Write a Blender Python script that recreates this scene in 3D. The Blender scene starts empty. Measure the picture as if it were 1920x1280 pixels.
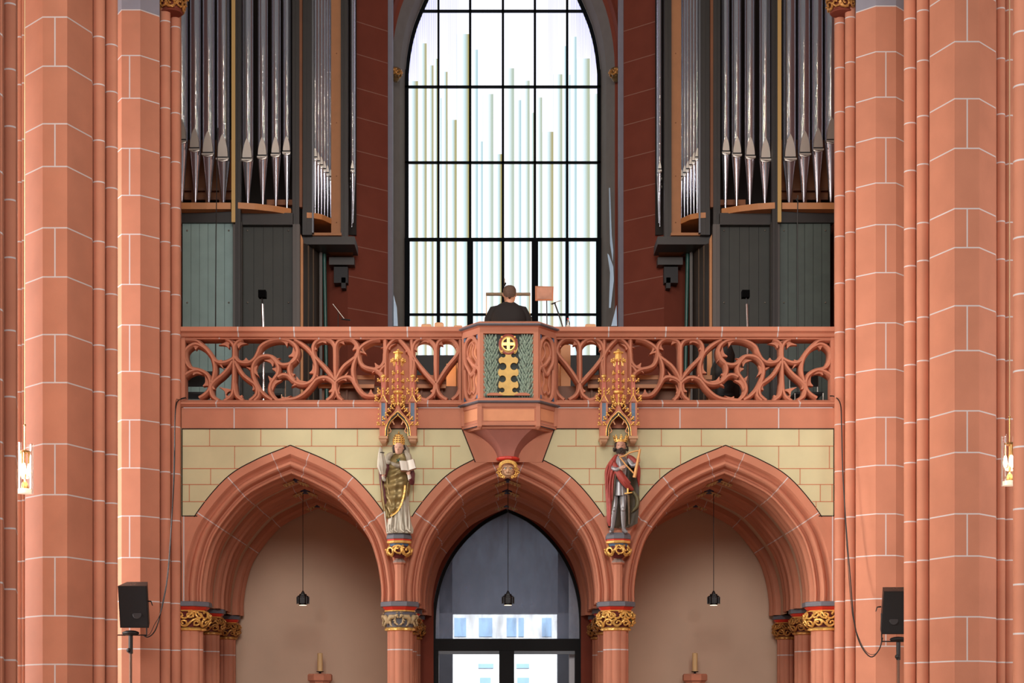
import bpy, math, random
from mathutils import Vector, Matrix
PI = math.pi
random.seed(7)
SC = bpy.context.scene
COL = SC.collection
# ---------------------------------------------------------------- camera
FPX, VX, HY, CD, CH = 3080.0, 930.0, 1330.0, 22.0, 1.7      # focal length in px, vanishing point, camera distance, eye height
cam = bpy.data.cameras.new('camera'); camo = bpy.data.objects.new('camera', cam); COL.objects.link(camo)
camo.location = (0, -CD, CH); camo.rotation_euler = (PI/2, 0, 0)
cam.sensor_width = 36; cam.lens = FPX/1920*36
cam.shift_x = (960-VX)/1920; cam.shift_y = (HY-640)/1920
cam.clip_end = 300
SC.camera = camo
# ---------------------------------------------------------------- world, view, lights
SC.view_settings.view_transform = 'Standard'; SC.view_settings.look = 'None'
SC.view_settings.gamma = 1; SC.view_settings.use_curve_mapping = False
SC.view_settings.exposure = -0.03
w = bpy.data.worlds.new('world'); SC.world = w; w.use_nodes = True
bg = w.node_tree.nodes['Background']; bg.inputs[0].default_value = (1.0, 0.96, 0.94, 1); bg.inputs[1].default_value = 0.11
def area(name, loc, target, sx, sy, power, col):
    l = bpy.data.lights.new(name, 'AREA'); l.shape = 'RECTANGLE'; l.size = sx; l.size_y = sy; l.energy = power; l.color = col
    o = bpy.data.objects.new(name, l); COL.objects.link(o); o.location = loc
    o.rotation_euler = (Vector(target)-Vector(loc)).to_track_quat('-Z', 'Y').to_euler(); return o
# daylight of the nave's side windows plus added fill lights for facade and porch
area('east_fill_light', (0.0, -24.0, 10.3), (0, 0.5, 4.5), 8.0, 5, 2500, (1.0, 0.95, 0.92))  # broad frontal fill added behind the camera, no window modelled
o_ = area('window_light_left', (-8.7, -8.2, 5.0), (5.2, -3.9, 3.2), 2.4, 6.5, 290, (1.0, 0.90, 0.80)); o_.data.spread = math.radians(43)
area('window_light_left', (-8.6, -13.5, 9.0), (2.0, 0.5, 5.0), 3.0, 9, 520, (1.0, 0.88, 0.76))
area('aisle_window_light', (-8.2, -1.9, 5.0), (-4.6, -0.7, 5.0), 1.2, 8, 600, (1.0, 0.97, 0.95))
area('aisle_window_light', (8.4, -1.9, 5.0), (4.9, -0.7, 5.0), 1.2, 8, 45, (1.0, 0.95, 0.92))
area('aisle_window_light', (8.3, -5.3, 5.5), (5.2, -3.9, 5.5), 1.0, 9, 110, (1.0, 0.96, 0.95))
area('facade_fill_light', (0.16, -3.6, 10.35), (0.16, 0.0, 4.6), 3.6, .6, 100, (1.0, 0.93, 0.86))  # unseen fill light added to brighten the facade alone
def spot(name, loc, target, power, col, size, blend=.5, rad=.4):
    l = bpy.data.lights.new(name, 'SPOT'); l.energy = power; l.color = col; l.spot_size = size; l.spot_blend = blend; l.shadow_soft_size = rad
    o = bpy.data.objects.new(name, l); COL.objects.link(o); o.location = loc; o.rotation_euler = (Vector(target)-Vector(loc)).to_track_quat('-Z', 'Y').to_euler()
spot('porch_fill_spot', (-3.7, -20, 5.0), (-3.0, 3.5, 2.3), 900, (.95, .96, 1.0), .155, .9)  # added spots, out of view, filling the plaster of the porch bays
spot('porch_fill_spot', (3.9, -20, 5.0), (3.35, 3.5, 2.3), 900, (.95, .96, 1.0), .155, .9)
for x in (-2.6, 2.9):                                           # warm bulbs hanging high in the nave, mirrored by the organ pipes
    for z in (14.7, 14.1):
        l = bpy.data.lights.new('nave_bulb', 'POINT'); l.energy = 45; l.color = (1, .8, .5); l.shadow_soft_size = .05
        o = bpy.data.objects.new('nave_bulb', l); COL.objects.link(o); o.location = (x, -5, z)

# ---------------------------------------------------------------- materials
def lin(c):
    return tuple(((v/255)/12.92 if v/255 <= 0.04045 else ((v/255+0.055)/1.055)**2.4) for v in c)
MATS = {}
def mat(name, rgb, rough=0.7, metal=0.0, noise=0.0, nscale=6.0, bump=0.0, bscale=40.0, spec=0.5, emit=None, estr=0.0):
    if name in MATS: return MATS[name]
    m = bpy.data.materials.new(name); m.use_nodes = True; nt = m.node_tree; b = nt.nodes['Principled BSDF']
    c = lin(rgb) + (1,)
    b.inputs['Base Color'].default_value = c; b.inputs['Roughness'].default_value = rough; b.inputs['Metallic'].default_value = metal
    b.inputs['Specular IOR Level'].default_value = spec
    tc = nt.nodes.new('ShaderNodeTexCoord')
    if noise:
        n = nt.nodes.new('ShaderNodeTexNoise'); n.inputs['Scale'].default_value = nscale; n.inputs['Detail'].default_value = 6
        nt.links.new(tc.outputs['Object'], n.inputs['Vector'])
        r = nt.nodes.new('ShaderNodeValToRGB'); r.color_ramp.elements[0].position = 0.3; r.color_ramp.elements[1].position = 0.7
        r.color_ramp.elements[0].color = tuple(x*(1-noise) for x in c[:3])+(1,); r.color_ramp.elements[1].color = tuple(min(1, x*(1+noise)) for x in c[:3])+(1,)
        nt.links.new(n.outputs['Fac'], r.inputs[0]); nt.links.new(r.outputs[0], b.inputs['Base Color'])
    if bump:
        n2 = nt.nodes.new('ShaderNodeTexNoise'); n2.inputs['Scale'].default_value = bscale; n2.inputs['Detail'].default_value = 4
        nt.links.new(tc.outputs['Object'], n2.inputs['Vector'])
        bp = nt.nodes.new('ShaderNodeBump'); bp.inputs['Strength'].default_value = bump; bp.inputs['Distance'].default_value = 0.01
        nt.links.new(n2.outputs['Fac'], bp.inputs['Height']); nt.links.new(bp.outputs[0], b.inputs['Normal'])
    if emit:
        b.inputs['Emission Color'].default_value = lin(emit)+(1,); b.inputs['Emission Strength'].default_value = estr
    MATS[name] = m; return m
STONE = mat('red_sandstone', (195, 130, 104), 0.8, noise=0.07, nscale=2.5, bump=0.12, bscale=90, spec=0.2)
MORTAR = mat('pale_mortar', (208, 200, 200), 0.9, spec=0.1)
OCHRE = mat('ochre_plaster', (204, 197, 158), 0.9, noise=0.08, nscale=1.6, bump=0.06, spec=0.1)
REDLINE = mat('red_line_paint', (196, 116, 84), 0.9, spec=0.1)
BLACKLINE = mat('black_line_paint', (40, 30, 28), 0.9, spec=0.1)
PLASTER = mat('beige_plaster', (205, 176, 152), 0.9, noise=0.05, nscale=1.2, bump=0.08, spec=0.1)
DSTONE = mat('shaded_sandstone', (124, 64, 50), 0.85, noise=0.08, nscale=2.5, bump=0.12, spec=0.15)  # darkened copy of the red stone, dimness put into the colour
SLATE = mat('slate_grey_paint', (98, 98, 106), 0.55, noise=0.06)
REDP = mat('red_paint', (206, 52, 36), 0.5, noise=0.05)
DRED = mat('dark_red_paint', (96, 26, 22), 0.6, noise=0.1)
BLUEP = mat('blue_paint', (70, 98, 130), 0.5, noise=0.12, nscale=20)
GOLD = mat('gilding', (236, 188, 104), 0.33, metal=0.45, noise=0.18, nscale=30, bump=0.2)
DGOLD = mat('shaded_gilding', (186, 132, 70), 0.42, metal=0.45, noise=0.2, nscale=30, bump=0.2)  # darker copy of the gilding, shade of the inner capitals in its colour
BLACK = mat('black_plastic', (22, 21, 22), 0.5, bump=0.1)
DARKM = mat('dark_metal', (58, 54, 52), 0.45, metal=0.3, noise=0.06)
WOOD = mat('orange_wood', (206, 138, 84), 0.5, noise=0.1, nscale=3)
BWOOD = mat('brown_wood', (128, 78, 46), 0.55, noise=0.12, nscale=3)
TIN = mat('polished_tin', (230, 232, 244), 0.16, metal=0.9)
TINM = mat('satin_tin', (205, 196, 186), 0.38, metal=0.85)
TEAL = mat('grey_green_board', (150, 176, 172), 0.6, noise=0.08, nscale=4)
DTEAL = mat('dark_green_board', (56, 58, 53), 0.55, noise=0.1, nscale=4)
GREYS = mat('blue_grey_stone', (142, 140, 152), 0.8, noise=0.05)
FLOOR = mat('floor_stone', (150, 132, 118), 0.5, noise=0.1)
WHITEP = mat('white_paint', (226, 224, 222), 0.8)

# ---------------------------------------------------------------- helpers
def k(Y): return (Y+CD)/FPX
def P(px, py, Y): return Vector(((px-VX)*k(Y), Y, CH+(HY-py)*k(Y)))
def XX(px, Y=0.0): return (px-VX)*k(Y)
def ZZ(py, Y=0.0): return CH+(HY-py)*k(Y)
XC = XX(952.5, 0)                     # axis of symmetry of the west front
def wloc(o):
    v = Vector(o.location)
    while o.parent: o = o.parent; v += o.location
    return v
class MB:
    def __init__(s): s.v = []; s.f = []; s.m = []; s.cm = 0
    def add(s, vs, fs, m=None):
        b = len(s.v); s.v += [Vector(x) for x in vs]; mm = s.cm if m is None else m
        for f in fs: s.f.append([b+i for i in f]); s.m.append(mm)
        return s
    def box(s, a, b, m=None, taper=0):
        x0, y0, z0 = a; x1, y1, z1 = b; t = taper
        vs = [(x0,y0,z0),(x1,y0,z0),(x1,y1,z0),(x0,y1,z0),(x0+t,y0+t,z1),(x1-t,y0+t,z1),(x1-t,y1-t,z1),(x0+t,y1-t,z1)]
        return s.add(vs, [(0,3,2,1),(4,5,6,7),(0,1,5,4),(1,2,6,5),(2,3,7,6),(3,0,4,7)], m)
    def pbox(s, px0, py0, px1, py1, Y0, Y1, m=None):     # box given by its front outline at distance Y0
        a = P(px0, py1, Y0); b = P(px1, py0, Y0)
        return s.box((a.x, Y0, a.z), (b.x, Y1, b.z), m)
    def loft(s, rings, m=None, cap=True, closed=True):
        n = len(rings[0]); vs = [p for r in rings for p in r]; fs = []
        for i in range(len(rings)-1):
            for j in range(n if closed else n-1):
                a = i*n+j; b = i*n+(j+1) % n; fs.append((a, b, b+n, a+n))
        if cap: fs.append(tuple(range(n))[::-1]); fs.append(tuple((len(rings)-1)*n+j for j in range(n)))
        return s.add(vs, fs, m)
    def lathe(s, c, prof, seg=24, m=None, sx=1, sy=1, rot=0):
        rings = [[(c[0]+r*sx*math.cos(rot+2*PI*j/seg), c[1]+r*sy*math.sin(rot+2*PI*j/seg), c[2]+z) for j in range(seg)] for r, z in prof]
        return s.loft(rings, m)
    def tube(s, pts, r, seg=8, m=None, flat=1.0):
        pts = [Vector(p) for p in pts]; n = len(pts)
        if not isinstance(r, (list, tuple)): r = [r]*n
        rings = []; up = None
        for i, p in enumerate(pts):
            t = (pts[min(i+1, n-1)]-pts[max(i-1, 0)])
            if t.length < 1e-9: t = Vector((0, 0, 1))
            t.normalize()
            if up is None: up = t.orthogonal().normalized()
            up = (up-t*up.dot(t));
            up = up.normalized() if up.length > 1e-6 else t.orthogonal().normalized()
            sd = t.cross(up)
            rings.append([p+(up*math.cos(2*PI*j/seg)+sd*math.sin(2*PI*j/seg)*flat)*r[i] for j in range(seg)])
        return s.loft(rings, m)
    def ball(s, c, r, seg=10, rings=7, m=None, rot=None):
        if not isinstance(r, (tuple, list, Vector)): r = (r, r, r)
        c = Vector(c); rr = []
        for i in range(rings+1):
            a = -PI/2+PI*i/rings; ca = max(math.cos(a), 0.02)
            ring = []
            for j in range(seg):
                v = Vector((r[0]*ca*math.cos(2*PI*j/seg), r[1]*ca*math.sin(2*PI*j/seg), r[2]*math.sin(a)))
                if rot: v = rot @ v
                ring.append(c+v)
            rr.append(ring)
        return s.loft(rr, m)
    def poly(s, pts, Y0, Y1, m=None):                      # pixel outline, extruded from Y0 to Y1 (true prism)
        a = [P(x, y, Y0) for x, y in pts]; n = len(a)
        b = [Vector((p.x, Y1, p.z)) for p in a]
        from mathutils.geometry import tessellate_polygon
        tr = tessellate_polygon([a])
        fs = [tuple(t) for t in tr]+[tuple(i+n for i in t[::-1]) for t in tr]
        fs += [(i, (i+1) % n, (i+1) % n+n, i+n) for i in range(n)]
        return s.add(a+b, fs, m)
    def ribbon(s, path, Y, prof, m=None, closed=False, smooth=6, kk=None):
        # sweep a moulding profile (n in metres sideways, d in metres deeper) along a path given in pixels at distance Y
        pts = cat(path, smooth, closed) if smooth else path
        W = [P(x, y, Y) for x, y in pts]; n = len(W); rings = []
        for i in range(n):
            if closed: t = W[(i+1) % n]-W[i-1]
            else: t = W[min(i+1, n-1)]-W[max(i-1, 0)]
            t.normalize(); nn = Vector((-t.z, 0, t.x))
            rings.append([W[i]+nn*a+Vector((0, d, 0)) for a, d in prof])
        if closed: rings.append(rings[0])
        return s.loft(rings, m, cap=not closed)
    def build(s, name, mats, parent=None, smooth=35, mir=False, origin=None, link=True):
        vs = s.v
        if mir: vs = [Vector((2*XC-v.x, v.y, v.z)) for v in vs]; fs = [f[::-1] for f in s.f]
        else: fs = s.f
        if parent: o0 = wloc(parent)
        elif origin is not None: o0 = Vector(origin)
        else:
            mn = [min(v[i] for v in vs) for i in range(3)]; mx = [max(v[i] for v in vs) for i in range(3)]
            o0 = Vector(((mn[0]+mx[0])/2, (mn[1]+mx[1])/2, mn[2]))
        me = bpy.data.meshes.new(name); me.from_pydata([v-o0 for v in vs], [], fs)
        if not isinstance(mats, (list, tuple)): mats = [mats]
        for q in mats: me.materials.append(q)
        me.polygons.foreach_set('material_index', [min(i, len(mats)-1) for i in s.m])
        import bmesh
        bm = bmesh.new(); bm.from_mesh(me); bmesh.ops.recalc_face_normals(bm, faces=bm.faces); bm.to_mesh(me); bm.free()
        if smooth:
            me.polygons.foreach_set('use_smooth', [True]*len(me.polygons)); me.set_sharp_from_angle(angle=math.radians(smooth))
        me.update()
        o = bpy.data.objects.new(name, me); COL.objects.link(o)
        if parent: o.parent = parent
        else: o.location = o0
        return o
def cat(pts, n=6, closed=False):
    N = len(pts); out = []
    if N < 3:
        return [tuple(p) for p in pts]
    rng = N if closed else N-1
    for i in range(rng):
        p0 = pts[i-1] if (i > 0 or closed) else pts[0]; p1 = pts[i]; p2 = pts[(i+1) % N]; p3 = pts[(i+2) % N] if (closed or i+2 < N) else pts[-1]
        for q in range(n):
            t = q/n
            out.append(tuple(0.5*((2*b)+(-a+c)*t+(2*a-5*b+4*c-d)*t*t+(-a+3*b-3*c+d)*t**3) for a, b, c, d in zip(p0, p1, p2, p3)))
    if not closed: out.append(tuple(pts[-1]))
    return out
def empty(name, loc, label=None, catg=None, group=None):
    o = bpy.data.objects.new(name, None); COL.objects.link(o); o.location = loc; o.empty_display_size = 0.2
    if label: o['label'] = label; o['category'] = catg
    if group: o['group'] = group
    return o
def tag(o, label, catg, group=None):
    o['label'] = label; o['category'] = catg
    if group: o['group'] = group
    return o
def struct(o): o['kind'] = 'structure'; return o

# ================================================================ THE SHELL
b = MB(); b.box((-9, -24, -0.1), (9, 8, 0)); struct(b.build('floor', FLOOR))
def side_wall(side, name):
    s = -1 if side == 'left' else 1
    b = MB(); X = 9.0*s
    b.box((min(X, X+.4*s), -8, 0), (max(X, X+.4*s), 0.8, 13)); struct(b.build('wall_'+side, PLASTER))
side_wall('left', 0); side_wall('right', 0)
# west wall stubs beside the facade, behind the piers
for s, nm in ((-1, 'wall_west_left'), (1, 'wall_west_right')):
    b = MB(); a = sorted((XC+s*4.95, XC+s*9.0)); b.box((a[0], 0.8, 0), (a[1], 1.2, 13)); struct(b.build(nm, PLASTER))

# ---------------------------------------------------------------- piers
MT = 0.0075
def plan_points(plan):
    pts = []; tags = []
    for e in plan:
        if e[0] == 'p': pts.append((XX(e[1], e[2]), e[2])); tags.append(0)
        elif e[0] == 'v':                                   # vertical joint on the face
            x = XX(e[1], e[2]); pts.append((x-MT, e[2])); tags.append(1); pts.append((x+MT, e[2])); tags.append(0)
        else:                                               # half-round shaft between two px at depth Yc
            x0, x1 = XX(e[1], e[3]), XX(e[2], e[3]); r = (x1-x0)/2; c = (x0+x1)/2
            a0, a1 = e[4] if len(e) > 4 else (180, 360)
            for j in range(13):
                a = math.radians(a0+(a1-a0)*j/12); pts.append((c+r*math.cos(a), e[3]+r*math.sin(a))); tags.append(2)
    return pts, tags
def pier(name, plan, Yref, courses, first_v, back, label, mats=None, grey=None, topz=13.2):
    pts, tags = plan_points(plan); n = len(pts)
    pts += back; tags += [0]*len(back); n = len(pts)
    ys = sorted(courses)
    step = (ys[-1]-ys[0])/(len(ys)-1)
    while ys[-1] < HY+CH/k(Yref)-step: ys.append(ys[-1]+step*(1.07 if len(ys) % 2 else .93))
    y = ys[0]; up = []
    while ZZ(y, Yref) < topz-0.5: y -= step; up.append(y)
    nup = len(up); ys = up[::-1]+ys
    zs = [ZZ(y, Yref) for y in ys]
    lev = [(topz, 0)]
    for i, z in enumerate(zs): lev += [(z+MT, 1), (z-MT, 0)]
    lev.append((0, 0))
    b = MB(); vs = []; fs = []; ms = []
    for z, _ in lev: vs += [(x, y, z) for x, y in pts]
    L = 0
    for i in range(len(lev)-1):
        mort = lev[i][1] == 1
        ci = (i-0)//2                                        # course index
        for j in range(n):
            q = (j+1) % n
            m = 1 if mort else 0
            if not mort and tags[j] == 1:
                m = 1 if ((ci-1-nup) % 2 == first_v) else 0
            if grey and not mort and lev[i+1][0] > grey-0.03 and j < n-len(back)-1 and tags[j] != 2: m = 2
            fs.append((i*n+j, i*n+q, (i+1)*n+q, (i+1)*n+j)); ms.append(m)
    b.v = [Vector(v) for v in vs]; b.f = [list(f) for f in fs]; b.m = ms
    b.f.append(list(range(n))); b.m.append(0)
    o = b.build(name, mats or [STONE, MORTAR, GREYS], origin=(pts[0][0], Yref, 0), smooth=30)
    return tag(o, label, 'pier')
nl = [32,124,232,312,427,519,627,717,832,927,1044,1154,1245]
pier('nave_pier', [('r',33,41,-3.45,(190,350)),('r',41,47,-3.5,(190,350)),('p',47.5,-3.72),('p',80,-4.0),('v',103,-4.0),('p',126,-4.0),('p',172,-3.58),('p',174,-3.48),
      ('r',174,197,-3.42,(190,350)),('r',197.5,220.5,-3.2,(180,385))], -4.0, nl, 0, [(XX(214,-2.9),-2.9),(XX(60,-2.6),-2.6),(XX(34,-3.0),-3.0)],
      'tall faceted red sandstone pier on the left, its leftmost facet brightly lit')
nr = [78,185,278,391,464,573,657,770,848,963,1042,1156,1239]
pier('nave_pier', [('r',1695,1718,-3.2,(155,350)),('r',1718.5,1742,-3.42,(190,350)),('p',1742.5,-3.48),('p',1743.5,-3.58),('p',1790,-4.0),('v',1813.5,-4.0),('p',1836,-4.0),('p',1867,-3.72),
      ('r',1868,1884,-3.5,(190,350)),('r',1885,1901,-3.45,(190,350))], -4.0, nr, 1, [(XX(1890,-3.0),-3.0),(XX(1850,-2.6),-2.6),(XX(1702,-2.9),-2.9)],
      'tall faceted red sandstone pier on the right, partly hiding a black loudspeaker')
il = [104,184,278,366,439,533,609,696,787,877,967,1045,1126,1216]
GZ = ZZ(14, -.7)
pier('wall_pier', [('p',215,-.45),('p',228,-.7),('v',243,-.7),('p',263,-.7),('p',299,-.5),('p',300,-.36),('r',300,320,-.3,(190,350)),('r',320,338,-.12,(190,370))], -.7, il, 0,
      [(XX(340,.1),.1),(XX(340,.1)-.5,.8),(XX(225,.8),.8)], 'flat-faced red wall pier with twin shafts at the left end of the balcony', grey=GZ)
ir = [97,182,258,343,421,511,605,692,782,872,963,1041,1122,1211]
pier('wall_pier', [('r',1565,1584,-.12,(170,350)),('r',1584,1604,-.3,(190,350)),('p',1604,-.36),('p',1605,-.5),('p',1642,-.7),('v',1661,-.7),('p',1680,-.7),('p',1700,-.5)], -.7, ir, 0,
      [(XX(1700,.8),.8),(XX(1564,.1)+.5,.8),(XX(1564,.1),.1)], 'flat-faced red wall pier with twin shafts at the right end of the balcony', grey=GZ)
pier('arcade_shaft', [('r',-60,3,-8.0,(180,360)),('p',4,-8.0),('p',6,-7.95),('r',7,31,-7.2,(225,345)),('p',33,-6.7)], -8, [65,178,323,437,581,712,829,972,1092,1232], 0,
      [(XX(20,-6.5),-6.5),(XX(-60,-6.9),-6.9)], 'rounded dark red shaft running up the extreme left edge')
pier('arcade_shaft', [('r',1900,1932,-8,(160,350)),('r',1932.5,1990,-8.0,(180,360))], -8, [64,164,304,448,554,697,839,955,1096,1188], 0,
      [(XX(1990,-7.4),-7.4),(XX(1910,-7.5),-7.5)], 'rounded red shaft running up the extreme right edge')

# ---------------------------------------------------------------- pointed arches of the porch
HALF = [(170.6,1127),(170.2,1093),(161.5,1043),(141.5,993),(92,932),(45,903),(0,884)]
C3 = [952.5-408, 952.5, 952.5+408]
HS = cat(HALF, 10)
def half_frames():
    out = []; n = len(HS)
    for i, (x, y) in enumerate(HS):
        a = HS[max(i-1, 0)]; c = HS[min(i+1, n-1)]; tx, ty = c[0]-a[0], c[1]-a[1]
        if i == 0: tx, ty = 0, -1
        l = math.hypot(tx, ty); out.append((x, y, -ty/l, tx/l))       # outward normal (right half)
    return out
HF = half_frames()
def off(i, n):
    x, y, nx, ny = HF[i]
    if i == len(HF)-1: return (0.0, y-n/abs(ny))
    X, Yy = x+nx*n, y+ny*n
    if X < 0: X = 0
    return X, Yy
EXT = [off(i, 46) for i in range(len(HF))]
def ext_y(px):                                                # lower edge of the wall above the arch rings
    best = 1127
    for c in C3:
        d = abs(px-c)
        for (x0, y0), (x1, y1) in zip(EXT[:-1], EXT[1:]):
            if x1 <= d <= x0: best = min(best, y0+(y1-y0)*((d-x0)/((x1-x0) or 1)))
    return best
def arch_sweep(b, c, prof, joints=(36, 118, 175), clip=204, Yb=0.0, shift=None, mm=(0, 1)):
    """moulding profile [(n px at the facade scale, Y)] swept over the pointed arch centred on pixel c (facade scale, true position)"""
    for sgn in (1, -1):
        st = list(range(len(HF)))
        rows = []; mort = []
        js = []
        for jx in joints:
            for i in range(len(EXT)-1):
                if EXT[i+1][0] <= jx <= EXT[i][0]:
                    js.append(i+(EXT[i][0]-jx)/((EXT[i][0]-EXT[i+1][0]) or 1)); break
        params = [(float(i), 0) for i in st]
        for jv in js: params += [(jv-.11, 1), (jv+.11, 0)]
        params = sorted(p for p in params if 0 <= p[0] <= len(HF)-1)
        for pv, tg in params:
            i = int(pv); fr = pv-i
            row = []
            for n, Y in prof:
                x0, y0 = off(i, n); x1, y1 = off(min(i+1, len(HF)-1), n)
                x = x0+(x1-x0)*fr; y = y0+(y1-y0)*fr
                x = min(x, clip)
                row.append(Vector((XX(c+sgn*x, 0), Y+Yb, ZZ(y, 0))))
            rows.append(row); mort.append(tg)
        nn = len(prof); base = len(b.v); b.v += [v for r in rows for v in r]
        for i in range(len(rows)-1):
            inj = any(params[i][0] >= jv-.115 and params[i+1][0] <= jv+.115 for jv in js)
            for j in range(nn-1):
                q = base+i*nn+j; b.f.append([q, q+1, q+1+nn, q+nn]); b.m.append(mm[1] if inj else mm[0])
PROF1 = [(46,0),(31,0),(30,.012),(28,.05),(25.5,.095),(23,.105),(21,.085),(19.5,.05),(17.5,.03),(14.5,.022),(12,.035),(10.5,.07),(10,.12),(8.5,.16),(6,.17),(4.5,.14),(3.5,.115),(1.5,.105),(-.5,.115),(-1.5,.15),(-.5,.2),(3,.24),(5,.27),(4,.3),(0,.315),(-3.5,.335),(-4.5,.37),(-3,.4),(1.5,.43),(3,.47),(2,.5),(-1,.52),(-1,.56)]
PROF2 = [(16,-.02),(2,-.02),(-2,.02),(-2,.08),(1,.1),(3,.14),(0,.17),(-5,.2),(-6,.25),(-5,.3),(0,.33),(3,.36),(1,.4),(-2,.42),(-2,.48),(2,.52),(16,.52)]
PROF3 = [(16,-.02),(-1,-.02),(-5,.02),(-5,.08),(-2,.1),(0,.13),(-4,.16),(-8,.2),(-9,.26),(-5,.3),(-5,.36)]
names = ['left', 'centre', 'right']
for i, c in enumerate(C3):
    clip = 204
    b = MB(); arch_sweep(b, c, PROF1, clip=204)
    t = tag(b.build('stone_arch', [STONE, MORTAR], smooth=40), ['moulded pointed red stone arch of the left porch bay', 'moulded pointed red stone arch over the glazed entrance', 'moulded pointed red stone arch of the right porch bay'][i], 'arch')
    b = MB(); arch_sweep(b, c, PROF2, Yb=1.55)
    tag(b.build('vault_rib', [STONE, MORTAR], smooth=40), ['dark red cross rib inside the left porch bay', 'dark red cross rib between arch and glazed entrance', 'dark red cross rib inside the right porch bay'][i], 'rib')
    b = MB(); arch_sweep(b, c, PROF3, Yb=3.2)
    tag(b.build('wall_rib', [STONE, MORTAR], smooth=40), ['red rib against the plaster wall of the left bay', 'red rib framing the glazed entrance arch', 'red rib against the plaster wall of the right bay'][i], 'rib')
    b = MB(); W1 = [(4,.52),(0,.58),(-4,.62),(-4,.7),(0,.74),(2,.8),(-1,.86),(-3,.94),(0,1.0),(5,1.04),(8,1.1)]
    arch_sweep(b, c, W1); arch_sweep(b, c, [(8, 1.1), (12, 1.2), (12, 1.4), (8, 1.6)], joints=(), mm=(2, 2))
    arch_sweep(b, c, [(x, y+1.52) for x, y in W1]); arch_sweep(b, c, [(8, 2.62), (12, 2.72), (12, 3.0), (8, 3.3)], joints=(), mm=(2, 2))
    struct(b.build('ceiling_porch_'+names[i], [STONE, MORTAR, PLASTER], smooth=40))

# ---------------------------------------------------------------- front wall (ochre field, red band)
b = MB(); x = 340.0; xs = []
while x < 1565: xs.append(x); x += 3
xs.append(1565.0)
xs = sorted(set(xs+[c for c in C3]))
for a, c in zip(xs[:-1], xs[1:]):
    ya, yc = ext_y(a), ext_y(c)
    def quad(y0a, y0c, y1a, y1c, m, Y=0):
        if y1a-y0a < .01 and y1c-y0c < .01: return
        b.add([P(a, y0a, Y), P(c, y0c, Y), P(c, y1c, Y), P(a, y1a, Y)], [(0, 1, 2, 3)], m)
    quad(760, 760, 803, 803, 0)
    quad(803, 803, min(ya, 967), min(yc, 967), 2)
    if max(ya, yc) > 967: quad(967, 967, max(ya, 967), max(yc, 967), 0)
b.pbox(340, 762, 1565, 803, 0.02, 0.5, 0)
# red keystone field under the pulpit
b.poly([(866,803),(1040,803),(1018,866),(890,866)], -0.006, 0.0, 0)
def line(p, q, wd, m, Y=-0.004):
    p = Vector(p); q = Vector(q); t = (q-p).normalized(); n = Vector((-t.y, t.x))*wd/2
    b.add([P(*(p+n), Y), P(*(q+n), Y), P(*(q-n), Y), P(*(p-n), Y)], [(0, 1, 2, 3)], m)
# painted ashlar lines
rows = [(803,836),(836,878),(878,908),(908,940),(940,967)]
vset = [[(393+49*2*j) for j in range(0)]]
V1 = [393, 489, 584, 670, 795, 1080, 1240, 1315, 1400, 1498]; V2 = [440, 533, 629, 715, 812, 845, 1040, 1117, 1198, 1276, 1373, 1460, 1555]
V3 = [355, 395, 1199, 1237, 1500, 1538, 690, 775, 1130]
H = [836, 878, 908, 940]
for hy in H:
    run = None; x = 341.0
    while x <= 1565:
        ok = ext_y(x) > hy+1 and not (861 < x < 1045 and hy < 870) and hy < 967
        if ok and run is None: run = x
        if (not ok or x+2 > 1565) and run is not None:
            line((run, hy), (x, hy), 1.2, 3); run = None
        x += 2
def vlines(V, y0, y1):
    for vx in V:
        e = min(ext_y(vx), y1)
        if e > y0+2 and not (861 < vx < 1045): line((vx, y0), (vx, e), 1.2, 3)
vlines(V1, 803, 836); vlines(V2, 836, 878); vlines([395,489,700,794,1105,1199,1237,1400,1500], 878, 908); vlines([355,715,775,1130,1185,1538,1560], 908, 940); vlines([395,745,1160,1530], 940, 967)
# black outlines
line((341, 803.5), (868, 803.5), 1.8, 4, -.008); line((1038, 803.5), (1565, 803.5), 1.8, 4, -.008)
line((341.5, 803), (341.5, 967), 1.8, 4); line((1563.5, 803), (1563.5, 967), 1.8, 4)
line((341, 967), (370, 967), 1.8, 4); line((1535, 967), (1564, 967), 1.8, 4)
line((866, 803), (891, 866), 1.8, 4, -.009); line((1040, 803), (1017, 866), 1.8, 4, -.009)
for c in C3:
    for sgn in (1, -1):
        for i in range(len(EXT)-1):
            p, q = EXT[i], EXT[i+1]
            if p[1] < 972 and not (c == 952.5 and p[0] < 62): line((c+sgn*p[0], p[1]), (c+sgn*q[0], q[1]), 1.8, 4, -.003)
# white joints of the red band
for vx in (439, 538, 630, 1189-63, 1275, 1362, 1460): line((vx, 763), (vx, 803), 2.2, 1)
for vx in (344.5, 1561): line((vx, 967), (vx, 1127), 2, 1)
struct(b.build('wall_front', [STONE, MORTAR, OCHRE, REDLINE, BLACKLINE], smooth=0))
# wall of the porch: rear plaster walls, side walls, gallery slab
b = MB(); yb = 3.58
b.box((XC-4.6, yb, 0), (XC-1.2, yb+.4, ZZ(803)), 0); b.box((XC+1.2, yb, 0), (XC+4.6, yb+.4, ZZ(803)), 0)
b.box((XC-1.2, yb, ZZ(930, 3.5)), (XC+1.2, yb+.4, ZZ(803)), 0)
struct(b.build('wall_porch_rear', [PLASTER], smooth=0))
for s, nm in ((-1, 'wall_porch_left'), (1, 'wall_porch_right')):
    b = MB(); a = sorted((XC+s*4.42, XC+s*4.7)); b.box((a[0], 0.3, 0), (a[1], 3.6, ZZ(803))); struct(b.build(nm, [STONE], smooth=0))
b = MB(); b.box((XC-4.36, 0.3, ZZ(800)), (XC+4.36, 8.2, ZZ(765))); struct(b.build('floor_gallery', [BWOOD], smooth=0))
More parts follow.
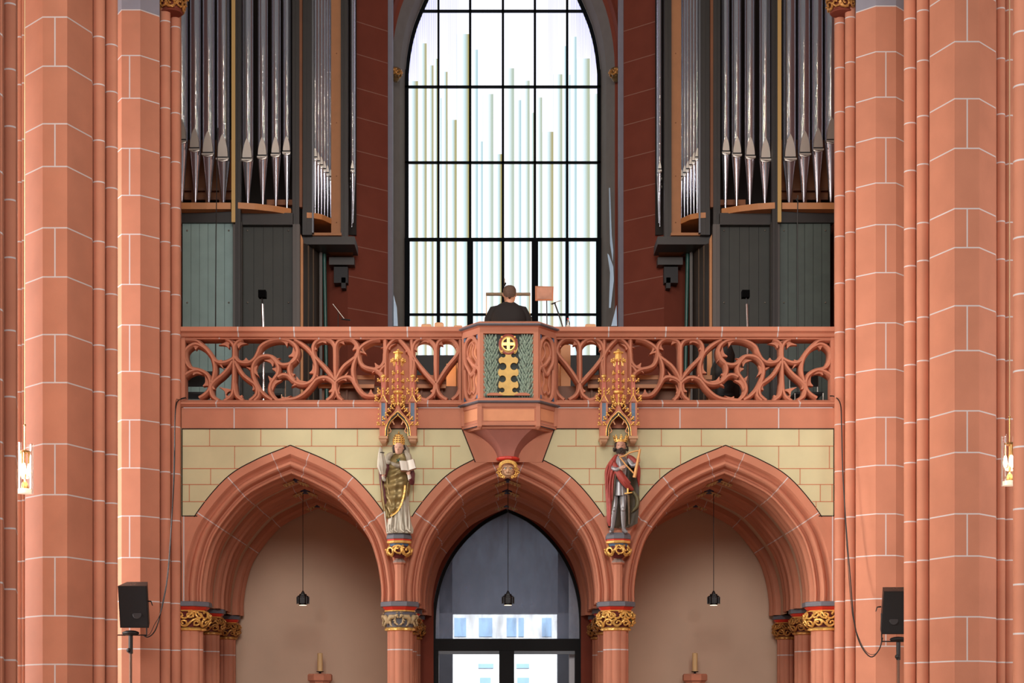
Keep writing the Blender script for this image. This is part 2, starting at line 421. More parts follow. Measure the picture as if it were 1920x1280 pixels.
# ================================================================ COLUMNS AND CAPITALS
def lobes(c, R, z, seg=64, n=8, f=0.0):
    out = []
    rc, rr = R*.62, R*.40
    for j in range(seg):
        th = 2*PI*j/seg; best = 0
        for q in range(n):
            a = th-(2*PI*q/n+PI/2); s = rc*math.sin(a); d = rr*rr-s*s
            if d > 0 and math.cos(a) > 0: best = max(best, rc*math.cos(a)+math.sqrt(d))
        out.append((c[0]+best*math.cos(th), c[1]+best*math.sin(th), z))
    return out
def ngon(c, R, z, n=8, rot=PI/8): return [(c[0]+R*math.cos(rot+2*PI*j/n), c[1]+R*math.sin(rot+2*PI*j/n), z) for j in range(n)]
def foliage(b, c, z0, z1, rfun, n, rows, seed, tr=.0095, amp=1.0):
    """pierced mass of curling leaves: thick spirals, small leaf lobes along them and winding stems"""
    rnd = random.Random(seed); H = z1-z0
    rf = lambda z: rfun(min(1, max(0, (z-z0)/H)))
    for row in range(rows):
        zc = z0+H*(row+.5)/rows
        for q in range(n):
            th0 = 2*PI*(q+.5*(row % 2))/n+rnd.uniform(-.08, .08); sg = 1 if (q+row) % 2 else -1
            R0 = H/rows*.50*amp; pts = []; turns = 1.2; N = 14; a0 = rnd.uniform(0, 1.5)
            for t in range(N+1):
                u = t/N; a = sg*(u*turns*2*PI)+PI/2+a0; rad = R0*(1-.74*u)
                z = min(z1-tr*.6, max(z0+tr*.6, zc+rad*math.sin(a))); r = rf(z)+.004+.026*u
                th = th0+rad*math.cos(a)*1.25/max(r, .05); pts.append((c[0]+r*math.cos(th), c[1]+r*math.sin(th), z))
                if t % 3 == 1 and t < N-2:                    # leaf lobe sprouting outward from the curl
                    l_ = rad*1.35; z2 = min(z1-tr*.5, max(z0+tr*.5, zc+l_*math.sin(a+.3*sg))); th2 = th0+l_*math.cos(a+.3*sg)*1.25/max(r, .05); r2 = rf(z2)+.022
                    b.tube([pts[-1], ((pts[-1][0]+c[0]+r2*math.cos(th2))/2, (pts[-1][1]+c[1]+r2*math.sin(th2))/2, (z+z2)/2), (c[0]+r2*math.cos(th2), c[1]+r2*math.sin(th2), z2)], [tr*1.1, tr*1.25, tr*.35], 5)
            b.tube(pts, [tr*(1.55-.75*u/N) for u in range(N+1)], 6)
            b.ball(pts[-1], tr*1.25, 6, 4)
        for q in range(n):                                    # winding stem
            th0 = 2*PI*(q+.5)/n; pts = []
            for t in range(7):
                u = t/6; z = zc+H/rows*.46*math.sin(PI*(u-.5)*(1 if q % 2 else -1)); r = rf(z)+.008
                th = th0+(u-.5)*2*PI/n; pts.append((c[0]+r*math.cos(th), c[1]+r*math.sin(th), z))
            b.tube(pts, tr*1.3, 6)
def beasts(b, c, z0, z1, R):
    H = z1-z0
    for q in range(4):                                        # pairs of crouching beasts head to head
        for sg in (1, -1):
            th0 = -PI/2+q*PI/2
            def A(dth, r, z): th = th0+sg*dth; return (c[0]+r*math.cos(th), c[1]+r*math.sin(th), z0+z*H)
            b.tube([A(.18, R*1.02, .62), A(.34, R*1.08, .66), A(.55, R*1.12, .66), A(.68, R*1.08, .45), A(.7, R*1.0, .25)], [.018, .03, .036, .034, .02], 8)
            b.ball(A(.13, R*1.16, .72), (.024, .026, .024), 8, 6); b.ball(A(.06, R*1.2, .62), (.014, .016, .012), 8, 5)
            b.ball(A(.17, R*1.12, .92), .008, 5, 4); b.ball(A(.09, R*1.14, .93), .008, 5, 4)
            for m in range(8): b.ball(A(.22+.05*(m % 3), R*1.17, .75-.07*m), .010, 6, 4)
            b.tube([A(.26, R*1.1, .5), A(.2, R*1.18, .25), A(.08, R*1.16, .15)], [.018, .013, .012], 6)
            b.tube([A(.6, R*1.1, .35), A(.5, R*1.18, .12), A(.42, R*1.14, .06)], [.018, .013, .011], 6)
            for m in range(3): b.ball(A(.04+.045*m, R*1.2, .12), .007, 5, 3)
def column(c, R, zt, scale, label, seed, style='scroll', dark=False, base=True, lift=0):
    """clustered column, zt = top of the abacus"""
    t = empty('clustered_column', (c[0], c[1], 0), label, 'column')
    s = scale; z = lambda v: zt-v*s*.00714
    b = MB(); zj = [z(90), z(190), z(285), z(380)]
    lv = [(z(48), 0)]
    for q in zj: lv += [(q+MT, 1), (q-MT, 0)]
    lv.append((.35, 0)); rings = [lobes(c, R, q) for q, _ in lv]
    for i in range(len(rings)-1): b.loft(rings[i:i+2], 1 if lv[i][1] else 0, cap=False)
    b.build('shaft', [STONE, MORTAR], t, smooth=25)
    b = MB(); b.loft([ngon(c, R*1.05, .36), ngon(c, R*1.25, .3), ngon(c, R*1.3, .12), ngon(c, R*1.45, .1), ngon(c, R*1.45, 0)]); b.build('base', STONE, t, smooth=0)
    b = MB(); b.loft([ngon(c, R*1.55, z(0)), ngon(c, R*1.64, z(1.2)), ngon(c, R*1.64, z(9)), ngon(c, R*1.5, z(9.5))]); b.build('abacus', SLATE, t, smooth=0)
    b = MB(); b.loft([ngon(c, R*1.5, z(9.3)), ngon(c, R*1.42, z(12)), ngon(c, R*1.25, z(16))]); b.build('red_hollow', REDP, t, smooth=0)
    b = MB(); b.loft([ngon(c, R*1.3, z(16)), ngon(c, R*1.32, z(17)), ngon(c, R*1.3, z(18.5)), ngon(c, R*1.1, z(18.6))]); b.build('gilt_fillet', GOLD, t, smooth=0)
    b = MB(); b.lathe((c[0], c[1], 0), [(R*1.05, z(48)), (R*1.08, z(44)), (R*1.2, z(30)), (R*1.28, z(22)), (R*1.12, z(18))], 24); b.build('bell', DRED if style == 'scroll' else SLATE, t)
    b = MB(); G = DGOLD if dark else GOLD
    if style == 'scroll':
        foliage(b, c, z(47), z(18.5), lambda u: R*(1.08+.36*math.sin(min(1, max(0, u))*PI*.78+.25)), 12, 2, seed, tr=.0112*s)
        b.build('carved_foliage', G, t, smooth=60)
    else:
        beasts(b, c, z(48), z(19), R*1.18); b.build('carved_beasts', mat('beast_tan', (176, 152, 112), .6, noise=.15, nscale=30), t, smooth=60)
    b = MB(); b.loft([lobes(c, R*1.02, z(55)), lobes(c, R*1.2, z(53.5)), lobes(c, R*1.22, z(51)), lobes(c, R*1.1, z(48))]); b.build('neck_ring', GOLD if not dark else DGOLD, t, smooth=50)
    return t
ZT = ZZ(1127, 0)
colx = {'a': XX(347), 'b': XX(952.5-204), 'c': XX(952.5+204), 'd': XX(1555)}
col_in = {'a': XC-204*k(0)*3, 'b': XC-204*k(0), 'c': XC+204*k(0), 'd': XC+204*3*k(0)}
column((colx['b'], .19), .168, ZT, 1, 'slim clustered column with two crouching beasts on its capital', 3, 'beast')
column((colx['c'], .19), .168, ZT, 1, 'slim clustered column with gilded scroll capital right of the entrance', 4)
column((colx['a'], .22), .2, ZT, 1, 'wide half-hidden column bundle at the left end of the arcade', 5)
column((colx['d'], .22), .2, ZT, 1, 'bright column bundle with gilded scrolls at the right end of the arcade', 6)
for kk_, nm in (('a', 'against the left porch wall'), ('b', 'left of the glazed entrance'), ('c', 'right of the glazed entrance'), ('d', 'against the right porch wall')):
    sx = {'a': .06, 'b': 0, 'c': 0, 'd': -.06}[kk_]
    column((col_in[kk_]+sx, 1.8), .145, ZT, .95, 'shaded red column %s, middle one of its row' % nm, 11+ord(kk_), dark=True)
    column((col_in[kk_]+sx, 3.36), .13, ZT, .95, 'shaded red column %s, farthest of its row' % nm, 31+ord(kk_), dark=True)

# ================================================================ BALUSTRADE
def scr(ox, oy, s=8.0): return lambda pts: [(ox+x/s, oy+y/s) for x, y in pts]
c1 = scr(335, 605); c2 = scr(465, 605); c3 = scr(585, 605); c4 = scr(720, 605)
STROKES = [
 c1([(300,1120),(380,1070),(445,1000),(470,900),(440,800),(380,740),(290,700),(170,670),(110,590),(85,500),(95,410),(170,335),(260,310),(370,360),(440,430),(500,520),(530,640),(525,760),(485,900)]),
 c1([(70,790),(150,735),(230,705),(300,700)]), c1([(70,600),(85,680),(75,790)]),
 c1([(80,250),(250,258),(330,310),(420,400),(490,500),(540,560),(610,590),(700,580),(790,540),(830,500)]),
 c1([(700,238),(770,275),(815,340),(825,430),(820,560),(822,700),(815,900),(800,1040),(760,1110),(680,1165)]),
 c1([(960,242),(880,275),(832,340),(825,430)]),
 c1([(800,570),(740,670),(650,770),(550,850),(490,920),(470,1000),(500,1100),(590,1165)]),
 c1([(822,900),(840,1040),(880,1110),(960,1165)]),
 c1([(840,570),(890,680),(960,780),(1060,860),(1130,910),(1165,990),(1150,1080),(1060,1160)]),
 c1([(830,500),(890,570),(980,592),(1060,582),(1130,530),(1180,440)])+c2([(180,350),(280,280),(400,245),(520,242),(630,270),(705,330),(738,420),(715,520),(650,590),(560,620),(470,610),(410,550),(340,500),(260,488),(170,510),(95,580),(60,680),(72,800),(110,900),(170,1000),(260,1090),(360,1150)]),
 c2([(340,500),(405,570),(450,660),(440,750),(395,820),(340,900),(322,1000),(360,1090),(430,1160)]),
 c2([(440,805),(520,772),(600,790),(660,850),(740,900),(840,912),(930,880),(990,810),(1015,700),(1005,580),(960,460),(880,370),(790,300),(690,245)]),
 c2([(738,420),(700,520),(635,600),(610,690),(635,790),(690,860)]),
 c2([(430,1160),(560,1145),(690,1130),(800,1080),(900,990),(970,900),(1020,845),(1100,815)])+c3([(220,815),(290,850),(335,890)]),
 c2([(130,930),(160,1030),(150,1100),(90,1160)]),
 c3([(200,238),(290,265),(335,330),(345,420),(345,600),(345,860)]),
 c3([(345,860),(280,770),(200,670),(90,560),(30,490),(10,400),(30,310),(100,245),(200,238)]),
 c3([(345,420),(355,330),(400,265),(500,238),(600,245),(670,310),(695,400),(665,490),(580,560),(480,640),(400,750),(350,860)]),
 c3([(340,880),(340,980),(300,1090),(220,1160)]), c3([(348,880),(352,980),(385,1090),(450,1160)]),
 c3([(350,880),(420,830),(520,805),(600,830),(650,910),(705,995),(780,1070),(880,1095),(990,1080),(1060,1010),(1070,900),(1055,790),(1010,730),(930,690),(830,670),(750,630),(700,540),(692,430),(720,370),(790,310),(900,255),(1020,238)]),
 c3([(645,900),(620,800),(612,700),(630,590),(680,470)]),
 c3([(930,690),(1030,650),(1085,570),(1095,450)]), c3([(1010,730),(1060,660),(1095,640)]),
 c3([(1100,230),(1100,700),(1100,1160)]),
 c4([(20,520),(28,400),(80,310),(150,245),(215,225)]), c4([(215,225),(300,310),(370,400),(410,480),(415,560)]),
 c4([(415,230),(415,700),(415,1160)]),
 c4([(765,900),(700,830),(600,720),(500,600),(435,500),(425,400),(450,310),(500,255),(580,232),(680,250),(750,310),(778,390),(778,600),(778,880)]),
 c4([(778,390),(800,300),(850,250),(930,228),(1030,250),(1100,330),(1120,420),(1080,500),(980,620),(880,760),(790,900)]),
 c4([(775,900),(765,1000),(730,1080),(640,1150)]), c4([(785,900),(800,1010),(850,1090),(940,1150)]),
 c4([(1140,1000),(1100,1080),(1020,1150)]), c4([(500,1060),(550,1130),(650,1155)]), c4([(1142,230),(1142,700),(1142,1160)]),
 c4([(425,520),(450,600),(435,800),(450,1000)]),
]
CUSPS = [c1([(720,300),(760,400)]), c1([(720,1000),(700,1100)]) , c1([(600,600),(660,540)]), c1([(1010,575),(1010,510)]), c1([(910,300),(890,400)]), c1([(1150,960),(1095,1020)]), c1([(480,960),(560,1000)]), c1([(920,1130),(960,1070)]), c1([(740,1130),(690,1070)]), c1([(440,900),(340,960)]), c1([(260,340),(250,420)]), c1([(260,720),(200,800)]),
 c2([(570,260),(585,380)]), c2([(700,470),(580,510)]), c2([(360,560),(375,680)]), c2([(440,700),(340,685)]), c2([(80,720),(155,620)]), c2([(640,790),(720,760)]), c2([(1000,720),(900,760)]), c2([(360,900),(540,850)]), c2([(540,1150),(500,1090)]), c2([(760,900),(720,780)]),
 c3([(160,250),(230,320)]), c3([(20,380),(90,400)]), c3([(430,260),(500,340)]), c3([(680,350),(590,420)]), c3([(170,820),(180,880)]), c3([(330,1000),(230,1040)]), c3([(470,820),(530,880)]), c3([(380,1040),(430,1060)]), c3([(720,400),(840,490)]), c3([(990,680),(930,580)]), c3([(880,1090),(885,970)]), c3([(1060,850),(980,880)]),
 c4([(640,250),(680,310)]), c4([(450,360),(500,430)]), c4([(1110,330),(1050,370)]), c4([(830,290),(900,350)]), c4([(750,1020),(680,1020)]), c4([(370,400),(310,440)]), c4([(70,350),(90,420)])]
BARP = [(-.036,.12),(-.035,.075),(-.027,.035),(-.0125,.008),(-.011,0),(.011,0),(.0125,.008),(.027,.035),(.035,.075),(.036,.12),(.036,.22),(.02,.27),(-.02,.27),(-.036,.22)]
CUSPP = [(-.014,.02),(-.005,0),(.005,0),(.014,.02),(.014,.08),(-.014,.08)]
def balustrade(mir, label):
    t = empty('balustrade', (XC+(1 if mir else -1)*2.5, .1, ZZ(762)), label, 'balustrade')
    b = MB()
    rnd = random.Random(1)
    for i, s in enumerate(STROKES):
        s = [(x, min(max(y, 632), 752)) for x, y in s]
        b.ribbon(s, .055+.0006*(i % 7), BARP, smooth=5)
    for s in CUSPS:                                          # blunt cusps with hollowed flanks
        (x0, y0), (x1, y1) = s; p = P(x0, y0, .085); q = P(x1, y1, .085); dv = q-p; q = p+dv*.82; n = Vector((-dv.z, 0, dv.x)).normalized()
        ring = []
        for tq, wd in ((-.25, .12), (0, .075), (.25, .036), (.5, .019), (.8, .011), (1.0, .004)): ring.append((p+(q-p)*tq, wd))
        f = [c_+n*w_ for c_, w_ in ring]+[c_-n*w_ for c_, w_ in ring[::-1]]
        m_ = len(f); A = [v+Vector((0, 0.0, 0)) for v in f]; B = [v+Vector((0, .1, 0)) for v in f]
        cen = (p+q)/2
        A = [cen+(v-cen)*.9 for v in A]
        h = m_//2
        fs = [(i, i+1, m_-2-i, m_-1-i) for i in range(h-1)]
        b.add(A+B, fs+[tuple(x+m_ for x in g[::-1]) for g in fs]+[(i, (i+1) % m_, (i+1) % m_+m_, i+m_) for i in range(m_)])
    b.pbox(724, 630, 771, 752, .2, .26)
    b.build('tracery', [STONE], t, smooth=50, mir=mir)
    b = MB(); J = [447, 552, 657, 764] ; Y0 = -.06
    prof = [(0.0, .38), (0.0, 0.02), (.005, 0.0), (.062, -.0), (.07, .02), (.085, .045), (.11, .05), (.125, .062), (.125, .115), (.125, .38)]   # (down from top, y)
    ztop = ZZ(611.5, Y0)
    def rail(bb, prof, ztop, X0, X1, joints, y0):
        xs = [(X0, 0)]
        for j in joints: xs += [(j-.0085, 1), (j+.0085, 0)]
        xs.append((X1, 0))
        for i in range(len(xs)-1):
            bb.loft([[(xs[q][0], y0+yy, ztop-d) for d, yy in prof] for q in (i, i+1)], xs[i][1], cap=(i in (0, len(xs)-2)))
    rail(b, prof, ztop, XX(338), XX(866), [XX(j) for j in J], Y0)
    b.build('handrail', [STONE, MORTAR], t, smooth=40, mir=mir)
    b = MB()   # top bar of the tracery frame with its pale joint line
    b.box((XX(343), .045, ZZ(635.5, .045)), (XX(866), .32, ZZ(629, .045))); b.box((XX(343), .043, ZZ(630.2, .045)), (XX(866), .05, ZZ(628.8, .045)), 1)
    b.box((XX(338), .03, ZZ(752, .05)), (XX(346), .26, ZZ(629, .05)))
    for j in (410, 524, 597, 676, 789): b.box((XX(j)-.007, .043, ZZ(635.5, .045)), (XX(j)+.007, .06, ZZ(629, .045)), 1)
    b.build('frame', [STONE, MORTAR], t, smooth=0, mir=mir)
    b = MB(); prof2 = [(0, .36), (0, .075), (.01, .05), (.045, -.02), (.052, -.05), (.075, -.055), (.082, -.04), (.09, -.03), (.108, .0), (.115, .0), (.115, .36)]
    rail(b, prof2, ZZ(749, .05), XX(332), XX(866), [XX(j) for j in (406, 597, 663, 802)], 0)
    b.box((XX(344), -.004, ZZ(765)), (XX(866), .0, ZZ(763.4)), 1)
    b.build('sill', [STONE, MORTAR], t, smooth=40, mir=mir)
    return t
balustrade(False, 'red stone balustrade with flowing tracery left of the pulpit')
balustrade(True, 'red stone balustrade with flowing tracery right of the pulpit')

# ================================================================ PULPIT
YF = -.34
pa, pb = XX(899.5, YF), XX(1009, YF); pl, pr = XX(866), XX(1043)
def pring(d, py=None, z=None, yb=.1):
    z = ZZ(py, YF-d) if z is None else z
    return [(pl-d*1.15, yb, z), (pl-d*1.15, min(0, 0), z), (pa-d*.45, YF-d, z), (pb+d*.45, YF-d, z), (pr+d*1.15, 0, z), (pr+d*1.15, yb, z)]
pul = empty('pulpit', (XC, 0, ZZ(860)), 'projecting stone pulpit in the middle of the balcony with a gilded tree panel', 'pulpit')
b = MB(); b.loft([pring(.0, 613), pring(.045, 610)], 0); b.loft([pring(.045, 610.2), pring(.075, 607.6), pring(.07, 605.4)], 1); b.loft([pring(.066, 605.4), pring(.01, 602.3)], 0)
b.build('coping', [STONE, SLATE], pul, smooth=0)
b = MB()
z0, z1 = ZZ(752, YF), ZZ(612.5, YF); fx0, fx1 = XX(906, YF), XX(1000.5, YF); zf0, zf1 = ZZ(745.5, YF), ZZ(624.5, YF)
for x0, x1, za, zb in ((pa, fx0, z0, z1), (fx1, pb, z0, z1), (fx0, fx1, z0, zf0), (fx0, fx1, zf1, z1)): b.box((x0, YF, za), (x1, YF+.09, zb))
def side(u, z, d=0, sgn=-1):                                   # point on the slanting side, d = inwards
    if sgn < 0: A = Vector((pl, 0)); B = Vector((pa, YF))
    else: A = Vector((pr, 0)); B = Vector((pb, YF))
    q = A+(B-A)*u; dr = (B-A).normalized(); n = Vector((-dr.y, dr.x))
    if n.y < 0: n = -n
    q = q+n*d; return (q.x, q.y, z)
for sg in (-1, 1):
    for u0, u1, za, zb in ((0, .1, z0, z1), (.88, 1, z0, z1), (.1, .88, z0, zf0), (.1, .88, zf1, z1)):
        b.loft([[side(u0, q, 0, sg), side(u1, q, 0, sg), side(u1, q, .09, sg), side(u0, q, .09, sg)] for q in (za, zb)])
    b.loft([[side(.08, q, .06, sg), side(.9, q, .06, sg), side(.9, q, .09, sg), side(.08, q, .09, sg)] for q in (zf0, zf1)], 1)
    zz = lambda v: zf0+(zf1-zf0)*v
    # one blind tracery figure: bent quatrefoil
    def br(pts, r=.014, d=.02):
        b.tube([side(u, zz(v), d, sg) for u, v in cat(pts, 5)], r, 6)
    br([(.88, .62), (.75, .52), (.5, .4), (.3, .5), (.13, .62), (.11, .78), (.2, .93), (.48, .99), (.75, .9), (.87, .76), (.88, .62)], .027)
    br([(.1, .5), (.12, .2), (.25, .04), (.5, 0.0), (.75, .05), (.87, .2), (.88, .45), (.55, .55), (.3, .68)], .027)
    br([(.32, .66), (.26, .76), (.34, .86), (.5, .9), (.62, .84), (.55, .76), (.6, .68), (.8, .56)], .012); br([(.3, .45), (.36, .25), (.3, .15), (.4, .1), (.5, .14), (.62, .1), (.7, .18), (.62, .28), (.66, .42)], .012)
b.build('parapet', [STONE, mat('pale_orange_stone', (222, 152, 112), .8, noise=.05)], pul, smooth=40)
for sg in (-1, 1):
    for u in (.14, .84):
        for v, dv in ((.965, .03), (.03, -.03)):
            b = MB(); b.ball(side(u, zf0+(zf1-zf0)*v, .02, sg), (.026, .026, .04), 4, 3); b.build('blue_corner', BLUEP, pul, smooth=0)
# ledge and lower drum
b = MB(); b.loft([pring(.0, 745.5), pring(.04, 748), pring(.055, 750.3)], 0); b.loft([pring(.055, 750.3), pring(.05, 752.8), pring(.02, 755)], 1)
b.build('ledge', [STONE, SLATE], pul, smooth=0)
b = MB(); b.loft([pring(.005, 754), pring(.005, 762), pring(-.01, 764), pring(-.01, 790), pring(.005, 793), pring(.005, 797), pring(-.05, 799), pring(-.05, 803)], 0)
b.build('drum', [STONE], pul, smooth=0)
for x in (pa, pb):
    b = MB(); s_ = 1 if x == pb else -1
    b.loft([[(x-.028, YF-.012, z), (x+.028, YF-.012, z), (x+.034, YF+.05, z), (x-.034, YF+.05, z)] for z in (ZZ(799, YF), ZZ(757, YF))])
    b.loft([[(x-.028, YF-.012, ZZ(799, YF)), (x+.028, YF-.012, ZZ(799, YF)), (x+.034, YF+.05, ZZ(799, YF)), (x-.034, YF+.05, ZZ(799, YF))], [(x-.008, YF+.03, ZZ(804, YF)), (x+.008, YF+.03, ZZ(804, YF)), (x+.008, YF+.05, ZZ(804, YF)), (x-.008, YF+.05, ZZ(804, YF))]]); b.build('corner_rib', [STONE], pul, smooth=0)
for px in (868, 1041):
    x = XX(px); b = MB(); b.box((x-.02, -.03, ZZ(800)), (x+.02, .02, ZZ(757))); b.build('corner_rib', [STONE], pul, smooth=0)
b = MB()
for x0, x1 in ((XX(906.5, YF), XX(1002, YF)),): b.box((x0, YF+.014, ZZ(788.5, YF)), (x1, YF+.004, ZZ(766.5, YF)))
for sg in (-1, 1): b.loft([[side(.12, q, .004, sg), side(.9, q, .004, sg), side(.9, q, .03, sg), side(.12, q, .03, sg)] for q in (ZZ(788.5, YF+.1), ZZ(766.5, YF+.1))])
b.build('light_panel', mat('pale_orange_stone', (222, 152, 112), .8, noise=.05), pul, smooth=0)
b = MB()
for x0, x1 in ((XX(907, YF), XX(1001, YF)),): b.box((x0, YF-.003, ZZ(797.5, YF)), (x1, YF+.01, ZZ(793.5, YF)))
for sg in (-1, 1): b.loft([[side(.1, q, -.004, sg), side(.88, q, -.004, sg), side(.88, q, .02, sg), side(.1, q, .02, sg)] for q in (ZZ(800.5, YF+.1), ZZ(795, YF+.1))])
b.build('painted_slot', mat('dark_blue_paint', (44, 52, 70), .7), pul, smooth=0)
# concave corbel under the drum
b = MB(); rings = []
xm = (XX(931, -.15)+XX(974, -.15))/2
for i in range(15):
    u = i/14; f = (1-u)**2.1*.95+.05*(1-u)                    # fraction of the drum outline
    z = ZZ(802, -.1)+(ZZ(860, -.1)-ZZ(802, -.1))*u; w0 = .15
    def q(x, y, wx, wy): return (wx+(x-wx)*f, wy+(y-wy)*f, z)
    rings.append([q(pl+.03, .02, xm-.15, .02), q(pa+.02, YF+.06, xm-.075, -.15), q(pb-.02, YF+.06, xm+.075, -.15), q(pr-.03, .02, xm+.15, .02)])
b.loft(rings); b.build('corbel', mat('corbel_stone', (158, 98, 84), .8, noise=.06), pul, smooth=30)
# the carved tree panel
o6 = scr(860, 590, 5.333)
b = MB(); L = [(392, 806), (394, 786)]
def bite(cx, cy, r, a0=215, a1=505):                            # rounded hollow beside the trunk, walked upwards
    return [(cx+r*math.cos(math.radians(a)), cy-r*math.sin(math.radians(a))) for a in range(a0, a1, 20)]
L += bite(434, 752, 25)+[(400, 726), (396, 712), (398, 688)]+bite(438, 640, 35)+[(398, 598), (394, 580), (396, 560)]+bite(441, 515, 37)+[(402, 470), (398, 452), (404, 436)]+bite(447, 405, 22)+[(418, 378), (406, 350), (400, 300), (408, 246), (440, 212), (497, 200)]
R = [(994-x, y) for x, y in L[::-1]][1:]
b.poly(o6(L+R), YF+.025, YF+.07); b.build('gilded_tree', mat('tree_gold', (196, 158, 84), .5, metal=.25, noise=.12, nscale=12), pul, smooth=0)
ctr = P(*o6([(497, 290)])[0], YF+.0)
b = MB(); b.lathe((0, 0, 0), [(.001, .0), (.083, .0), (.083, .006), (.001, .006)], 24); 
b.v = [Vector((ctr.x+v.x, YF+.016+v.z, ctr.z+v.y)) for v in b.v]; b.build('dark_roundel', mat('roundel_dark', (44, 24, 16), .7), pul)
b = MB(); cr = .083
b.tube([(ctr.x+cr*math.cos(a*PI/12), YF+.016, ctr.z+cr*math.sin(a*PI/12)) for a in range(25)], .012, 6)
b.box((ctr.x-.02, YF+.004, ctr.z-.083), (ctr.x+.02, YF+.02, ctr.z+.083)); b.box((ctr.x-.083, YF+.003, ctr.z-.02), (ctr.x+.083, YF+.019, ctr.z+.02)); b.build('gilded_cross', GOLD, pul, smooth=30)
b = MB()
for sg in (-1, 1):
    for sz in (-1, 1):
        b.tube([(ctr.x+.112*math.cos(a*PI/12+.3), YF+.03, ctr.z+.118*math.sin(a*PI/12+.3)*1.05) for a in range(25)], .017, 6) if sg == 1 and sz == 1 else None
        b.ball((ctr.x+sg*.085, YF+.018, ctr.z+sz*.095), .016, 6, 4, m=1)
b.build('red_garland', [mat('garland_red', (150, 62, 50), .5), GOLD], pul, smooth=50)
LEAF = mat('leaf_green', (162, 184, 166), .38, noise=.2, nscale=40)
for sg in (-1, 1):
    b = MB(); rnd = random.Random(5)
    rowi = 0; y = 742.0
    while y > 628:
        inner = 934.5+3.5*math.sin((y-640)/8.0) if y > 652 else 931
        px = 908.2+(rowi % 2)*2.4
        while px < inner:
            xx = (px if sg < 0 else 2*953.25-px)+rnd.uniform(-.8, .8); yy = y+rnd.uniform(-1.2, 1.2)
            c = P(xx, yy, YF+.055); ln = .036+rnd.uniform(-.004, .006); tilt = ((px-920)*.022)*sg*-1+rnd.uniform(-.16, .16)
            d = Vector((math.sin(tilt), -.55+rnd.uniform(-.1, .1), math.cos(tilt))).normalized(); pts = [c+d*ln*t_ for t_ in (-.7, -.1, .35, .8, 1.2)]
            b.tube(pts, [.008, .0155, .017, .0105, .001], 6, flat=.75)
            px += 4.9
        y -= 4.6; rowi += 1
    b.build('leaf_relief', LEAF, pul, smooth=60)
b = MB(); b.box((fx0, YF+.06, zf0), (fx1, YF+.075, zf1)); 
b.build('back_panel', mat('panel_teal', (52, 62, 60), .7, noise=.2, nscale=20), pul, smooth=0)
for x, y, r in ((440,408,13),(432,520,22),(428,645,22),(426,752,15)):
    for s in (-1, 1):
        xx = x if s < 0 else 994-x; px, py = o6([(xx, y)])[0]; c = P(px, py, YF+.028)
    XX
for s in (-1, 1):
    b = MB(); b.poly(o6([(497+s*215, 806), (497+s*215, 792), (497+s*180, 778), (497+s*110, 778), (497+s*60, 800), (497+s*60, 806)]), YF+.02, YF+.06); b.build('mound', STONE, pul, smooth=0)
# carved head under the pulpit
mk = empty('carved_mask', (xm, -.15, ZZ(898, -.15)), 'gilded carved lion-like face under the pulpit corbel', 'carving')
ym = -.12
b = MB(); b.lathe((xm, ym+.06, 0), [(.14, ZZ(862, ym)), (.155, ZZ(860, ym)), (.155, ZZ(857.5, ym)), (.13, ZZ(856, ym))], 10, sy=.9); b.build('red_rim', REDP, mk, smooth=0)
fc = P(952.5, 881, ym)
b = MB(); b.ball(fc+Vector((0, .03, 0)), (.085, .08, .10), 14, 10); b.ball(fc+Vector((0, -.05, -.012)), (.02, .03, .034), 8, 6)
for s in (-1, 1):
    b.ball(fc+Vector((s*.022, -.045, -.032)), (.018, .014, .012), 8, 5); b.ball(fc+Vector((s*.038, -.03, .0)), (.03, .02, .022), 8, 5)
    b.tube([fc+Vector((s*.012, -.058, .03)), fc+Vector((s*.04, -.056, .042)), fc+Vector((s*.068, -.035, .03))], .009, 6)
b.tube([fc+Vector((-.03, -.04, -.06)), fc+Vector((0, -.05, -.064)), fc+Vector((.03, -.04, -.06))], .009, 6)
b.build('face', mat('mask_skin', (206, 164, 128), .5, noise=.1, nscale=30), mk, smooth=60)
for s in (-1, 1):
    b = MB(); b.ball(fc+Vector((s*.036, -.05, .016)), (.016, .012, .012), 8, 6); ey = b.build('eye', mat('eye_white', (214, 214, 204), .4), mk)
    b = MB(); b.ball(fc+Vector((s*.035, -.062, .016)), (.007, .004, .007), 6, 4); b.build('pupil', BLACK, ey)
b = MB(); rnd = random.Random(3)
for i in range(26):
    a = PI*(i/25); x = .1*math.cos(a); z = .05+.055*math.sin(a)
    b.tube([fc+Vector((x+.018*math.cos(q*.9), -.03-.02*math.sin(a)-.004*q, z+.018*math.sin(q*.9))) for q in range(7)], .008, 5)
for s in (-1, 1):
    for j, (dx, dz, r) in enumerate(((.11, .0, .03), (.12, -.045, .034), (.095, -.085, .03), (.06, -.1, .022), (.1, .035, .022))):
        b.tube([fc+Vector((s*(dx+r*(1-q/12)*math.cos(q*.75)), -.02-.002*q, dz+r*(1-q/12)*math.sin(q*.75))) for q in range(11)], .009, 5)
b.build('gilded_curls', GOLD, mk, smooth=60)
# ================================================================ GALLERY: WEST WALL AND WINDOW
YW = 6.2
wx = [762, 822, 881.5, 943, 1003, 1063.5, 1124]; wy = [20, 162, 304, 448, 589]
WB = 668
def wl(y):                                                     # left edge of the glass at picture row y
    pts = [(-190, 943), (-120, 868), (-60, 826), (0, 799), (22, 789), (47, 779), (75, 771), (105, 765.5), (140, 762), (165, 762)]
    if y >= 165: return 762.0
    for (a, xa), (c, xc) in zip(pts[:-1], pts[1:]):
        if a <= y <= c: return xa+(xc-xa)*(y-a)/(c-a)
    return 943.0
def wtop(x):                                                   # top of the glass at column x
    d = 943-abs(x-943)
    for i in range(-190, 166):
        if wl(i) <= d: return float(i)
    return 165.0
